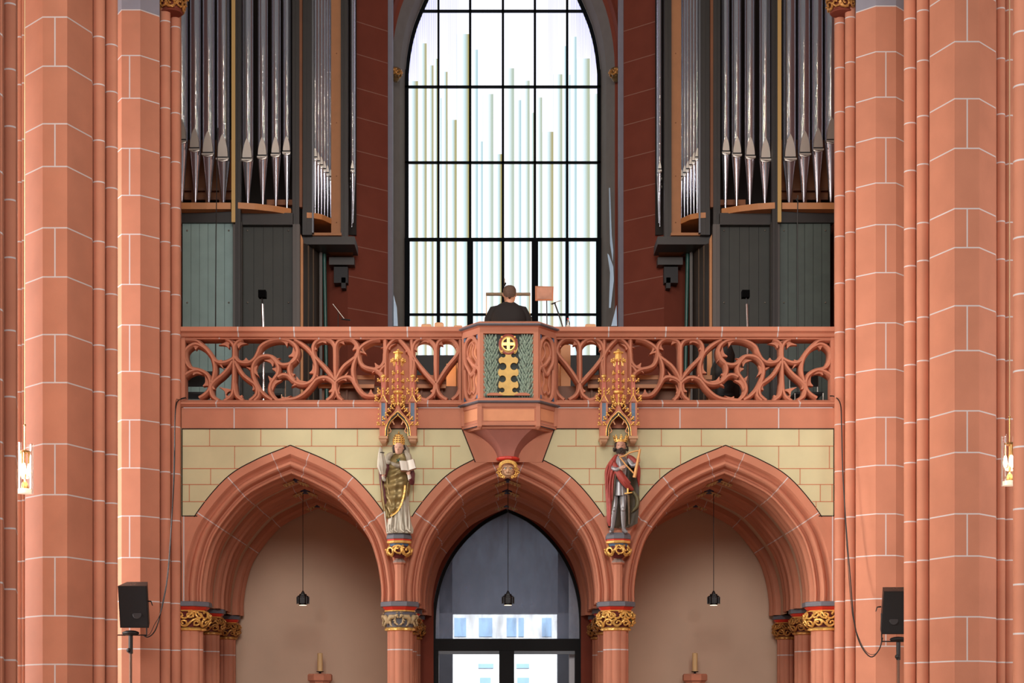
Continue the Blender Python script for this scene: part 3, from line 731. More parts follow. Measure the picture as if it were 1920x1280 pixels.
# coloured design of the glass: upright organ-pipe shapes with their tinted right edges
TUBES = [(255,608,.9,1),(320,325,.9,1),(371,490,.9,1),(404,440,1,1),(430,735,.25,0),(477,538,.9,1),(545,898,.95,1),(648,255,1,1),(704,372,.5,0),(740,1060,.6,0),(820,705,.6,.4),(888,1155,1,.8),(976,512,.6,.5),(1028,750,.5,.2),(1092,605,.7,.7),(1130,845,1,.8),(1186,730,.7,.4),(1270,988,.9,.9),(1337,557,.8,.6),(1369,345,.9,.3),(1397,560,.3,0),(1444,275,.6,.1),(1544,438,.8,.6),(1612,703,.7,.5)]
wn = struct(empty('window_1', (XX(943, YW), YW, ZZ(WB, YW))))
def tri(a, c, t): return tuple(a[i]+(c[i]-a[i])*t for i in range(3))
vs, fs, cols = [], [], []
def strip(x0, x1, y0, y1, ca, cb, ca2=None, cb2=None):
    i = len(vs)
    for x, y in ((x0, y0), (x1, y0), (x1, y1), (x0, y1)): vs.append(P(x, y, YW))
    fs.append((i, i+1, i+2, i+3)); cols.extend([ca, cb, cb2 or cb, ca2 or ca])
prev = 762.0
for xe, yt, inten, yel in TUBES:
    x1 = 720+xe/4; yt_ = yt/4; w_ = x1-prev
    # background above the tube: clear white glass with fine violet reeds near the arch
    nline = max(1, int(w_/2.6)); 
    for i in range(nline):
        a = prev+w_*i/nline; c = prev+w_*(i+1)/nline
        top = max(wtop((a+c)/2), -60)
        vy = 1.0 if abs((a+c)/2-943) > 125 else (.55 if abs((a+c)/2-943) > 85 else .08)
        ym = max(top, min(yt_, 60+(abs(a-943)-60)*.6))
        wt = (1.05, 1.08, 1.3); vio = tri(wt, (.30, .30, .90), vy)
        wt2 = (1.2, 1.2, 1.25)
        if yt_ > top:
            strip(a, c-1.15, top, yt_, wt, wt2); strip(c-1.15, c, top, yt_, vio, vio, tri(vio, wt2, .6), tri(vio, wt2, .6))
    top = max(yt_, wtop((prev+x1)/2))
    yellow = (.42, .35, .11) if yel > .75 else ((.44, .46, .26) if yel > .3 else (.36, .58, .66))
    cyan = (.52, .76, .82); wht = (1.14, 1.16, 1.18)
    ys_ = [top, 200, 330, 480, WB]; ys_ = [top]+[y for y in ys_ if y > top+5]
    md = tri(wht, cyan, min(1, .9*inten)); en = tri(cyan, yellow, min(1, inten))
    for ya, yb_ in zip(ys_[:-1], ys_[1:]):
        for ua, uc, ca, cc in ((0, .1, tri(wht, cyan, .6), wht), (.1, .32, wht, wht), (.32, .62, wht, md), (.62, .86, md, en), (.86, 1, en, en)):
            strip(prev+w_*ua, prev+w_*uc, ya, yb_, ca, cc)
    prev = x1
strip(prev, 1124, max(wtop(1123), 100), WB, (1.2,1.2,1.2), (1.2,1.2,1.2))
me = bpy.data.meshes.new('stained_glass'); o0 = wloc(wn); me.from_pydata([v-o0 for v in vs], [], fs)
ca = me.color_attributes.new('glass', 'FLOAT_COLOR', 'CORNER')
for i, c in enumerate(cols): ca.data[i].color = (*c, 1)
gm = bpy.data.materials.new('lit_opal_glass'); gm.use_nodes = True; nt = gm.node_tree; pb_ = nt.nodes['Principled BSDF']
at = nt.nodes.new('ShaderNodeAttribute'); at.attribute_name = 'glass'; pb_.inputs['Base Color'].default_value = (.08,.08,.08,1); pb_.inputs['Roughness'].default_value = .3
nt.links.new(at.outputs['Color'], pb_.inputs['Emission Color']); pb_.inputs['Emission Strength'].default_value = 1.0
me.materials.append(gm); go = bpy.data.objects.new('stained_glass', me); COL.objects.link(go); go.parent = wn
b = MB(); LEADM = mat('window_lead', (12, 16, 20), .8, spec=.1)
for i, x in enumerate(wx):
    t = {0: 4, 1: 1.9, 2: 2.2, 3: 2.2, 4: 2.2, 5: 2.2, 6: 4}[i]
    top = max(wtop(x if 762 < x < 1124 else (763 if x < 900 else 1123)), -70)
    b.pbox(x-t, top, x+t, 448, YW-.05, YW+.02)
    t2 = {0: 6, 1: 3, 2: 5.5, 3: 2.6, 4: 6, 5: 3, 6: 6}[i]
    b.pbox(x-t2, 446, x+t2, WB, YW-.07, YW+.02)
for y in wy: b.pbox(wl(y)-3, y-2, 1886-wl(y)+3, y+2, YW-.05, YW+.02)
b.pbox(760, 448-2.5, 1126, 448+3, YW-.06, YW+.02)
for s in (0, 1):
    pts = [((1886-wl(y)) if s else wl(y), y) for y in range(-190, 170, 10)]
    b.ribbon(pts, YW-.04, [(-.035, 0), (.035, 0), (.035, .06), (-.035, .06)], smooth=0)
b.build('glazing_bars', [LEADM], wn, smooth=0)
# reveal, arch mouldings and splayed side walls
b = MB()
arch = [(762, WB+60)]+[(762, 300), (762, 166)]+[(wl(y), y) for y in range(150, -191, -20)]
def jamb(b, xoff0, Y0, xoff1, Y1, m, seg=True):
    for s in (0, 1):
        r = []
        pts = arch
        for (d, Y) in ((xoff0, Y0), (xoff1, Y1)):
            row = []
            for i, (x, y) in enumerate(pts):
                a = pts[max(i-1, 0)]; c = pts[min(i+1, len(pts)-1)]; t = Vector((c[0]-a[0], c[1]-a[1])); t.normalize()
                nx, ny = t.y, -t.x
                if i < 2: nx, ny = -1, 0
                elif nx > 0: nx, ny = -nx, -ny
                q = (x+nx*d, y+ny*d); row.append(P((1886-q[0]) if s else q[0], q[1], YW)+Vector((0, Y-YW, 0)))
            r.append(row)
        n = len(r[0]); base = len(b.v); b.v += r[0]+r[1]
        for i in range(n-1): b.f.append([base+i, base+i+1, base+n+i+1, base+n+i]); b.m.append(m)
JG = mat('grey_render', (112, 104, 98), .85, noise=.06)
jamb(b, 0, YW, 2.5, YW-.05, 1); jamb(b, 2.5, YW-.05, 10, YW-.35, 0); jamb(b, 10, YW-.35, 24, YW-.6, 0)
jamb(b, 24, YW-.6, 30, YW-.65, 2); jamb(b, 30, YW-.65, 34, YW-.8, 2); jamb(b, 34, YW-.8, 40, YW-.75, 2); jamb(b, 40, YW-.75, 60, YW-1.0, 2)
struct(b.build('wall_west_reveal', [JG, mat('pale_jamb', (170, 172, 180), .8), DSTONE], smooth=30))
b = MB(); b.box((XX(700, YW), YW-.1, ZZ(770)), (XX(1186, YW), YW+.25, ZZ(WB, YW))); struct(b.build('wall_under_window', [mat('dark_panel', (40, 36, 34), .6)], smooth=0))
YS = 5.25
for s in (0, 1):
    mir = bool(s)
    b = MB()                                                   # splayed red side wall with sloping joints
    A = (XX(652, 4.75), 4.75); Bq = (XX(727, YS), YS)
    js = [-45, 35, 96, 160, 215, 278, 340, 398, 458, 517, 577, 640]
    zs = [(16.9, 0)]
    for y in js: z = ZZ(y, 4.75); zs += [(z+.006, 1), (z-.006, 0)]
    zs.append((ZZ(768, 0), 0))
    for i in range(len(zs)-1):
        za, zb = zs[i][0], zs[i+1][0]
        b.add([(A[0], A[1], za), (Bq[0], Bq[1], za), (Bq[0], Bq[1], zb), (A[0], A[1], zb)], [(0, 1, 2, 3)], zs[i][1])
    b.add([(A[0], A[1], 16.9), (A[0]-3.0, 6.3, 16.9), (A[0]-3.0, 6.3, 5.7), (A[0], A[1], 5.7)], [(0, 1, 2, 3)], 0)
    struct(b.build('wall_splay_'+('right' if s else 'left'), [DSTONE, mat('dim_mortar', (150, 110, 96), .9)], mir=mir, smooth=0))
    b = MB(); c = ((XX(727, YS)+XX(737, YS))/2, YS+.02)
    b.loft([[(c[0]-.042, c[1]-.01, z), (c[0]+.03, c[1]-.05, z), (c[0]+.045, c[1]+.05, z), (c[0]+.02, c[1]+.3, z), (c[0]-.04, c[1]+.3, z)] for z in (5.72, 16.9)])
    tag(b.build('window_shaft', [GREYS], mir=mir, smooth=0), 'pale blue-grey upright shaft beside the tall window, '+('right' if s else 'left')+' of the glass', 'shaft')  # blue-grey colour carries the window's glancing light on the shaft
    cc = P(742, 140, 5.45); t = tag(empty('corbel_capital', cc), 'small dim gilded capital on the '+('right' if s else 'left')+' of the tall window arch', 'capital')
    if mir: t.location = (2*XC-cc.x, cc.y, cc.z)
    b = MB(); b.lathe((cc.x, cc.y, 0), [(.03, cc.z-.12), (.07, cc.z-.08), (.05, cc.z-.04), (.09, cc.z+.02), (.1, cc.z+.08), (.085, cc.z+.1)], 10)
    b.build('bell', mat('dim_gilt', (110, 84, 50), .5, metal=.4), t, mir=mir)
    b = MB(); foliage(b, (cc.x, cc.y), cc.z-.03, cc.z+.08, lambda u: .08, 6, 1, 4, tr=.012); b.build('leaves', DGOLD, t, mir=mir)
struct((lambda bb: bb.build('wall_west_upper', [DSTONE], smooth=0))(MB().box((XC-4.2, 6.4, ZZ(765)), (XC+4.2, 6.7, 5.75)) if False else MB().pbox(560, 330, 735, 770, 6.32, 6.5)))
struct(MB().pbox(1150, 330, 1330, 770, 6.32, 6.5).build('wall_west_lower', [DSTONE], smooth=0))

# ================================================================ ORGAN (one case on each side of the window)
def pipe(px, Y, wpx, ymouth, yfoot, parent, mir, ytop=-60):
    c = P(px, ymouth, Y); r = wpx*k(Y)/2; zm = c.z; zt = ZZ(ytop, Y); zf = ZZ(yfoot, Y)
    b = MB(); cx, cy = c.x, Y
    b.lathe((cx, cy, 0), [(r, zm), (r, zt)], 28)
    p = b.build('pipe', TIN, parent, mir=mir, smooth=60)
    b = MB(); b.lathe((cx, cy, 0), [(r*.14, zf), (r*.2, zf+.02), (r*.97, zm-.035), (r, zm-.03), (r, zm)], 28); b.build('foot', TIN, p, mir=mir, smooth=60)
    # leaf-shaped flattened upper lip and the lower lip
    b = MB(); N = 9; H = r*3.4
    front = []
    for i in range(N+1):
        u = i/N; w = r*.86*math.cos(u*PI/2)**.75 if u < 1 else 0.0; z = zm+.012+H*u
        front.append((w, z, -r*(1.0+.03)+(-0.0) if w > r*.02 else -r*1.01))
    L_ = [(cx-w, cy-math.sqrt(max(r*r-w*w*.8, 0))-.006, z) for w, z, _ in front]; R_ = [(cx+w, cy-math.sqrt(max(r*r-w*w*.8, 0))-.006, z) for w, z, _ in front]
    M_ = [(cx, cy-r-.004, z) for w, z, _ in front]; n = len(L_)
    L_ = [(cx-w, cy-r*.72-(.0), z) for w, z, _ in front]; R_ = [(cx+w, cy-r*.72, z) for w, z, _ in front]
    L2 = [(cx-w*.92, cy-r-.003, z) for w, z, _ in front]; R2 = [(cx+w*.92, cy-r-.003, z) for w, z, _ in front]
    vs_ = L_+L2+R2+R_; f_ = []
    for q in range(3):
        for i in range(n-1): f_.append((q*n+i, q*n+i+1, (q+1)*n+i+1, (q+1)*n+i))
    b.add(vs_, f_); b.build('upper_lip', TINM, p, mir=mir, smooth=0)
    b = MB(); b.box((cx-r*.95, cy-r-.012, zm-.036), (cx+r*.95, cy-r*.4, zm-.012)); b.tube([(cx-r*.8, cy-r*.9, zm-.036), (cx, cy-r*1.02, zm-.06), (cx+r*.8, cy-r*.9, zm-.036)], .012, 6); b.build('lower_lip', TINM, p, mir=mir, smooth=30)
    b = MB(); b.box((cx-r*.8, cy-r-.008, zm-.012), (cx+r*.8, cy-r*.5, zm+.008)); b.build('mouth', BLACK, p, mir=mir, smooth=0)
def organ(mir, label):
    sd = 'right' if mir else 'left'
    cx = 2*XC-XX(500, 3.8) if mir else XX(500, 3.8)
    t = empty('organ_case', (cx, 3.8, ZZ(764)), label, 'organ')
    def B(name, fn, m, smooth=0):
        b = MB(); fn(b); return b.build(name, m, t, smooth=smooth, mir=mir)
    # pipes
    for px, wpx, ym, yf in ((341, 24, 266, 379), (366.5, 21.5, 281, 380), (391.5, 23.5, 290, 380), (419, 25, 299, 381)): pipe(px, 3.55, wpx, ym, yf, t, mir)
    for px, wpx, ym, yf, Y in ((464.6, 21.5, 300, 384, 3.58), (492.7, 19.5, 294.5, 387, 3.66), (517.4, 18, 290.5, 390, 3.75), (538, 16, 286, 393, 3.84)): pipe(px, Y, wpx, ym, yf, t, mir)
    for i in range(6): 
        u = i/5; pipe(591+29*u, 3.98+.34*u, 9.5-2.4*u, 296+36*u, 401+12*u, t, mir)
    for i in range(5):
        u = i/4; pipe(661-1.2*u+(2 if i % 2 else 0), 4.15+.5*u, 7, 318+30*u, 395+30*u, t, mir)
    # curved wooden pipe boards
    def boardA(b): b.loft([[ (XX(x, Y), Y-.12, z) for z in (ZZ(380.5, Y-.1), ZZ(392.5, Y-.1))]+[(XX(x, Y), 4.3, z) for z in (ZZ(392.5, Y-.1), ZZ(380.5, Y-.1))] for x, Y in ((334, 3.42), (360, 3.42), (390, 3.44), (435, 3.5))])
    B('pipe_board', boardA, WOOD)
    def boardB(b): b.loft([[(XX(x, Y), Y-.1, z) for z in (ZZ(383, 3.45), ZZ(394.5, 3.45))]+[(XX(x, Y), 4.4, z) for z in (ZZ(394.5, 3.45), ZZ(383, 3.45))] for x, Y in ((448, 3.45), (480, 3.5), (515, 3.61), (547, 3.76))])
    B('pipe_board', boardB, WOOD)
    def boardC(b): b.loft([[(XX(x, Y), Y-.06, z) for z in (ZZ(401, 3.9), ZZ(411, 3.9))]+[(XX(x, Y), 4.8, z) for z in (ZZ(411, 3.9), ZZ(401, 3.9))] for x, Y in ((575, 3.88), (590, 3.9), (605, 3.98), (622, 4.2))])
    B('pipe_board', boardC, WOOD)
    # posts of dark metal with the gilt wooden strip
    def post(x0, x1, y0, y1, Y, d=.12): return lambda b: (b.pbox(x0, y0, x1, y1, Y, Y+d), b.pbox(x0+(x1-x0)*.3, y0, x0+(x1-x0)*.45, y1, Y-.02, Y))
    B('post', post(441, 451, -60, 770, 3.36), DARKM); B('post', post(548, 561, -60, 770, 3.7), DARKM)
    B('wood_strip', lambda b: b.pbox(434, -60, 441, 416, 3.34, 3.4), mat('pale_gilt_wood', (206, 168, 104), .45, metal=.2))
    B('wood_strip', lambda b: b.pbox(560, -60, 566.5, 388, 3.72, 3.8), BWOOD)
    B('post', post(567, 585, -60, 440, 3.84, .1), DARKM); B('post', post(639, 652, -60, 458, 4.1, .14), DARKM)
    B('post', lambda b: b.pbox(585, -60, 588, 436, 3.8, 3.9), mat('bare_steel', (110, 112, 118), .4, metal=.6))
    def panel(b):
        b.pbox(621, -60, 640, 441, 4.16, 4.22); b.pbox(573, 436, 640, 441, 3.9, 4.2)
    B('side_board', panel, mat('tan_board', (176, 120, 78), .6, noise=.06))
    for yy in (-6, 100, 230, 330, 417):
        B('screw', lambda b, yy=yy: b.ball(P(631, yy, 4.155), (.01, .006, .01), 6, 4), BWOOD)
    # beams
    B('beam', lambda b: (b.pbox(335, 396, 437, 417, 3.5, 3.7), b.pbox(450, 399, 549, 421, 3.6, 3.8)), DARKM)
    B('beam', lambda b: (b.pbox(562, 443, 665, 458, 3.95, 4.6),), DARKM)
    B('beam', lambda b: (b.pbox(617, 482, 664, 496, 4.55, 4.75),), DARKM)
    B('soffit', lambda b: b.add([P(600, 459, 4.0), P(662, 459, 4.0), P(662, 483, 4.7), P(625, 483, 4.7), P(600, 452, 4.0), P(662, 452, 4.0), P(662, 476, 4.7), P(625, 476, 4.7)], [(0,1,2,3),(7,6,5,4),(0,4,5,1),(1,5,6,2),(2,6,7,3),(3,7,4,0)]), BWOOD)
    # dark sheet coloured as the shade behind the pipes, blocks behind the feet
    B('shade_board', lambda b: b.pbox(330, -60, 668, 440, 4.75, 4.8), mat('pipe_shade', (34, 26, 22), .8))
    def blocks(b):
        b.pbox(345, 262, 436, 372, 4.3, 4.34); b.pbox(345, 352, 436, 357, 4.2, 4.25, 1); b.pbox(345, 370, 436, 374, 4.2, 4.25, 1); b.pbox(500, 374, 548, 384, 4.1, 4.2)
        for x in (362, 388, 414): b.pbox(x-3, 200, x+4, 380, 4.1, 4.16, 1)
    B('rack_board', blocks, [mat('rack_wood', (150, 92, 54), .6, noise=.1), BWOOD])
    # plank doors under the pipes
    def planks(px, y0, y1, Y, mt, nm):
        pn = None; b = MB()
        for a, c in zip(px[:-1], px[1:]): b.pbox(a+.35, y0, c-.35, y1, Y, Y+.03)
        b.pbox(px[0], y0, px[-1], y1, Y+.02, Y+.05, 1)
        p = b.build(nm, [mt, BLACK], t, smooth=0, mir=mir)
        for x in (px[0]+9, px[-1]-8):
            for y in (432, 567): q = MB(); q.ball(P(x, y, Y-.01), .014, 8, 5); q.build('stud', mat('stud_steel', (150, 140, 128), .4, metal=.6), p, mir=mir)
    planks([342, 358, 374, 390, 405, 421, 437], 418, 769, 3.56, mat('dim_green_board', (86, 98, 92), .5, noise=.1) if mir else TEAL, 'plank_panel')
    planks([455, 476, 494, 512, 531, 549], 422, 769, 3.72, DTEAL, 'plank_panel')
    B('post', post(437, 453, 416, 770, 3.44), mat('grey_steel', (96, 90, 86), .5, metal=.3)); B('post', post(549, 562, 420, 770, 3.6), mat('grey_steel', (96, 90, 86), .5, metal=.3))
    B('wood_strip', lambda b: b.poly([(563, 437), (568, 448), (568, 769), (563, 769)], 3.72, 3.8), WOOD)
    def flank(b):
        b.add([P(569, 456, 3.8), P(600, 464, 4.5), P(600, 760, 4.5), P(569, 764, 3.8)], [(0, 1, 2, 3)]); 
        for u in (.3, .6): b.tube([P(569+31*u, 458+8*u, 3.78+.7*u), P(569+31*u, 764, 3.78+.7*u)], .012, 6, 1)
    B('flank_panel', flank, [mat('flank_brown', (62, 54, 48), .6, noise=.1), mat('flank_edge', (96, 78, 62), .6)])
    B('post', post(599, 604, 459, 768, 4.4, .06), mat('grey_steel', (96, 90, 86), .5, metal=.3))
    B('green_tube', lambda b: b.tube([P(608, 470, 4.5), P(613, 768, 4.5)], .03, 10), mat('green_tube', (38, 84, 76), .4))
    B('dark_bracket', lambda b: (b.pbox(626, 500, 652, 530, 4.6, 4.9), b.pbox(640, 520, 648, 540, 4.6, 4.8)), mat('shade_metal', (34, 32, 34), .6))
    return t
organ(False, 'organ case with silvery pipes left of the tall window, grey-green plank doors below')
organ(True, 'organ case with silvery pipes right of the tall window, dark plank doors below')
# dark rear wall of the organ lofts and roof-high side walls
for s in (0, 1):
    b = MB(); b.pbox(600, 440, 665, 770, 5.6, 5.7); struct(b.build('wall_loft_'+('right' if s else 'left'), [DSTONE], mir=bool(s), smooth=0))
b = MB(); b.box((XC-5.3, .8, 17), (XC+5.3, 8, 17.3)); struct(b.build('ceiling_tower', [DSTONE], smooth=0))
for s, nm in ((-1, 'wall_tower_left'), (1, 'wall_tower_right')):
    b = MB(); a = sorted((XC+s*5.3, XC+s*5.6)); b.box((a[0], 1.0, 5.7), (a[1], 8, 17)); struct(b.build(nm, [DSTONE], smooth=0))
b = MB(); b.box((XC-5, 7.8, 5.7), (XC+5, 8, 17)); struct(b.build('wall_tower_rear', [DSTONE], smooth=0))
# ================================================================ CANOPIES AND CONSOLES OF THE TWO STATUES
def canopy(cxp, label):
    """cxp = centre pixel; x offsets in px, Yc = wall"""
    YC = -.26
    t = empty('statue_canopy', (XX(cxp), -.13, ZZ(829)), label, 'canopy')
    X = lambda d, Y=YC: XX(cxp+d, Y); Z = lambda y, Y=YC: ZZ(y, Y)
    def crocket(b, x, y, z, s=1.0, dx=0):
        b.tube([(x, y, z-.012*s), (x+dx*.02*s, y-.014*s, z), (x+dx*.03*s, y-.02*s, z+.012*s)], [.008*s, .009*s, .006*s], 6)
        b.ball((x+dx*.03*s, y-.024*s, z+.014*s), .0115*s, 6, 5); b.ball((x+dx*.012*s, y-.022*s, z-.006*s), .009*s, 6, 4); b.ball((x+dx*.034*s, y-.012*s, z-.008*s), .009*s, 6, 4)
    # side piers with blue niches, feet, pinnacles
    for s in (-1, 1):
        px = s*27.5
        b = MB()
        for a, c_ in ((px-7, px-3.6), (px+3.6, px+7)): b.box((X(a), YC, Z(818)), (X(c_), YC+.02, Z(752)))
        b.box((X(px-7), YC+.012, Z(818)), (X(px+7), 0, Z(752))); b.box((X(px-3.6), YC+.001, Z(817.9)), (X(px+3.6), YC+.0115, Z(789)))
        b.loft([[(X(px-8), YC-.01, Z(753)), (X(px+8), YC-.01, Z(753)), (X(px+8), YC+.1, Z(753)), (X(px-8), YC+.1, Z(753))], [(X(px-1), YC-.01, Z(741)), (X(px+1), YC-.01, Z(741)), (X(px+1), YC+.1, Z(741)), (X(px-1), YC+.1, Z(741))]])
        p = b.build('side_pier', [STONE], t, smooth=0)
        b = MB(); b.box((X(px-3.6), YC+.006, Z(789)), (X(px+3.6), YC+.0125, Z(755))); b.build('blue_niche', mat('niche_blue', (88, 112, 138), .5, noise=.15, nscale=20), p, smooth=0)
        b = MB(); b.loft([[(X(px-w), YC-.012+o, Z(y)), (X(px+w), YC-.012+o, Z(y)), (X(px+w), -.02, Z(y)), (X(px-w), -.02, Z(y))] for w, y, o in ((7.5, 817, 0), (8.5, 818, -.01), (8.5, 822, -.01), (6.5, 823, .01), (6, 827, .02), (4, 830, .05))]); b.build('foot', [mat('foot_stone', (190, 146, 112), .7)], p, smooth=0)
        b = MB()
        for q, y in enumerate((766, 776, 784, 792)): b.ball((X(px+s*8.5), YC+.01, Z(y)), .012, 6, 5); 
        for d in (-5, 5): crocket(b, X(px+d), YC, Z(795), 1.2, s)
        b.tube([(X(px-8), YC-.012, Z(754)), (X(px-4), YC-.014, Z(747)), (X(px), YC-.014, Z(739))], .007, 6); b.tube([(X(px+8), YC-.012, Z(754)), (X(px+4), YC-.014, Z(747)), (X(px), YC-.014, Z(739))], .007, 6)
        for y in (750, 745): crocket(b, X(px+s*9), YC, Z(y), 1.2, s)
        b.build('gilt_crockets', GOLD, p, smooth=60)
        b = MB(); b.loft([ngon((X(px), YC+.045), R, Z(y), 4, PI/4) for R, y in ((.05, 745), (.046, 730), (.04, 729), (.034, 716), (.026, 712), (.018, 708))]); pin = b.build('pinnacle', mat('pinnacle_red', (188, 104, 84), .6), t, smooth=0)
        b = MB(); 
        for y in (737, 731, 713):
            for d in (-4.5, 0, 4.5): crocket(b, X(px+d), YC+.005, Z(y), 1.15, (d > 0)-(d < 0))
        b.lathe((X(px), YC+.045, 0), [(.016, Z(709)), (.014, Z(707)), (.03, Z(705.5)), (.034, Z(703.5)), (.028, Z(702)), (.012, Z(700.5))], 8)
        b.build('gilt_finial', GOLD, pin, smooth=60)
    # front gable with ogee arch
    b = MB()
    og = [(-21, 817), (-20.5, 806), (-18.5, 797), (-14, 788.5), (-8, 782), (-3.5, 778), (0, 773.5)]
    ogs = cat(og, 5); outer = [(-27, 817), (-26, 795), (-20, 785), (-10, 775), (-5, 768), (0, 758)]
    P_ = lambda d, y, Y: Vector((X(d, Y), Y, Z(y, Y)))
    for s in (-1, 1):
        n = len(ogs); ou = []
        oc = cat(outer, 6)
        for i in range(n): ou.append(oc[int(i*(len(oc)-1)/(n-1))])
        vs_ = [P_(-s*-d if False else s*-d, y, YC-.005) for d, y in ogs]+[P_(s*-d, y, YC-.005) for d, y in ou]
        m_ = len(vs_); vb = [v+Vector((0, .1, 0)) for v in vs_]
        f_ = []
        for i in range(n-1): f_ += [(i, i+1, n+i+1, n+i), (m_+i+1, m_+i, m_+n+i, m_+n+i+1), (i, i+1, m_+i+1, m_+i), (n+i, n+i+1, m_+n+i+1, m_+n+i)]
        b.add(vs_+vb, f_)
    gb = b.build('gable', [STONE], t, smooth=30)
    for w, nm, mt, dy, r in ((0, 'gilt_edge', GOLD, -.012, .009), (-2.0, 'dark_hollow', mat('blue_black', (30, 36, 48), .6), -.012, .008), (-3.8, 'gilt_inner_edge', GOLD, -.008, .007)):
        b = MB()
        for s in (-1, 1): b.tube([P_(-s*(abs(d)+2.2+w if abs(d) > 1 else 0), y-(2.2+w)*(.2 if abs(d) > 12 else 1), YC+dy) for d, y in ogs], r, 6)
        b.build(nm, mt, gb, smooth=60)
    b = MB()
    for s in (-1, 1):
        b.tube([P_(-s*a, y, YC+.01) for a, y in cat([(20, 812), (16, 811), (13, 808), (15, 803), (17, 798)], 4)], .008, 6)
        b.tube([P_(-s*a, y, YC+.01) for a, y in cat([(17, 798), (12, 791), (8, 793), (7, 796), (9.5, 790), (9, 786), (7, 783)], 4)], .008, 6)
        b.tube([P_(-s*a, y, YC+.01) for a, y in cat([(7, 783), (3, 781), (0, 779)], 4)], .007, 6)
    b.build('cusps', mat('pale_gilt_stone', (206, 150, 110), .6), gb, smooth=60)
    for s in (-1, 1):
        b = MB()
        for d, y in ((7, 765), (12, 770), (17, 777.5), (22, 785)): 
            crocket(b, X(s*d), YC-.01, Z(y), 1.25, s)
        crocket(b, X(s*4.5), YC-.01, Z(757), 1.4, s); b.build('gable_crockets', GOLD, gb, smooth=60)
    # hood behind the gable
    b = MB(); b.loft([[(X(-24), YC+.09, Z(y0)), (X(24), YC+.09, Z(y0)), (XX(cxp+24, 0), 0, Z(y0)), (XX(cxp-24, 0), 0, Z(y0))] for y0 in (780, 768)]); b.ball((X(0), -.1, Z(769)), (.125, .1, .09), 14, 8)
    b.build('hood', [DSTONE], t, smooth=40)
    # central spire
    b = MB(); c0 = (X(0), YC+.07)
    b.loft([ngon(c0, R, Z(y), 6, PI/6) for R, y in ((.045, 775), (.042, 757), (.07, 752), (.068, 740), (.05, 738), (.056, 733), (.05, 715), (.044, 695), (.038, 682), (.046, 678), (.05, 672))])
    sp = b.build('spire', [mat('pinnacle_red', (188, 104, 84), .6)], t, smooth=0)
    b = MB()
    b.loft([ngon(c0, R, Z(y), 6, PI/6) for R, y in ((.04, 739), (.072, 735), (.074, 732), (.05, 730))]); b.build('gilt_band', GOLD, sp, smooth=0)
    b = MB(); b.loft([ngon(c0, R, Z(y), 6, PI/6) for R, y in ((.05, 672), (.048, 663), (.046, 661), (.074, 660), (.076, 658.5), (.04, 656.5), (.018, 654), (.012, 652))]); b.build('finial', GOLD, sp, smooth=0)
    for y, R, s_, nn in ((674, .085, 1.35, 8), (697, .07, 1.15, 6), (712, .075, 1.15, 6), (725, .078, 1.15, 6), (743, .09, 1.4, 8), (750, .075, 1.2, 8)):
        b = MB()
        for q in range(nn):
            a = -PI/2+2*PI*q/nn; x = c0[0]+R*.72*math.cos(a); yy = c0[1]+R*.72*math.sin(a); dx, dy = math.cos(a), math.sin(a)
            b.tube([(x-dx*.02, yy-dy*.02, Z(y)-.01), (x+dx*.012, yy+dy*.012, Z(y)-.006), (x+dx*.024, yy+dy*.024, Z(y)+.006)], [.01*s_, .01*s_, .008*s_], 6)
            b.ball((x+dx*.028, yy+dy*.028, Z(y)+.012), .0115*s_, 6, 5); b.ball((x+dx*.03, yy+dy*.03, Z(y)-.012), .011*s_, 6, 5)
            if y in (674, 750): b.tube([(x, yy, Z(y)-.012), (x, yy, Z(y)-.07)], .006, 5)
        b.build('crocket_ring', GOLD, sp, smooth=60)
    for s in (-1, 1):
        b = MB(); b.tube([(X(s*1.5), YC, Z(755)), (X(s*5), YC-.02, Z(758)), (X(s*6.5), YC-.01, Z(762))], .007, 6); b.build('gilt_rib', GOLD, sp, smooth=60)
    b = MB(); b.tube([(c0[0], c0[1]-.06, Z(y)) for y in (752, 762, 770)], [.014, .012, .018], 6); b.build('gilt_rib', GOLD, sp, smooth=60)
canopy(746, 'gilded gothic canopy over the statue with the triple crown')
canopy(1160, 'gilded gothic canopy over the statue of the harp-playing king')

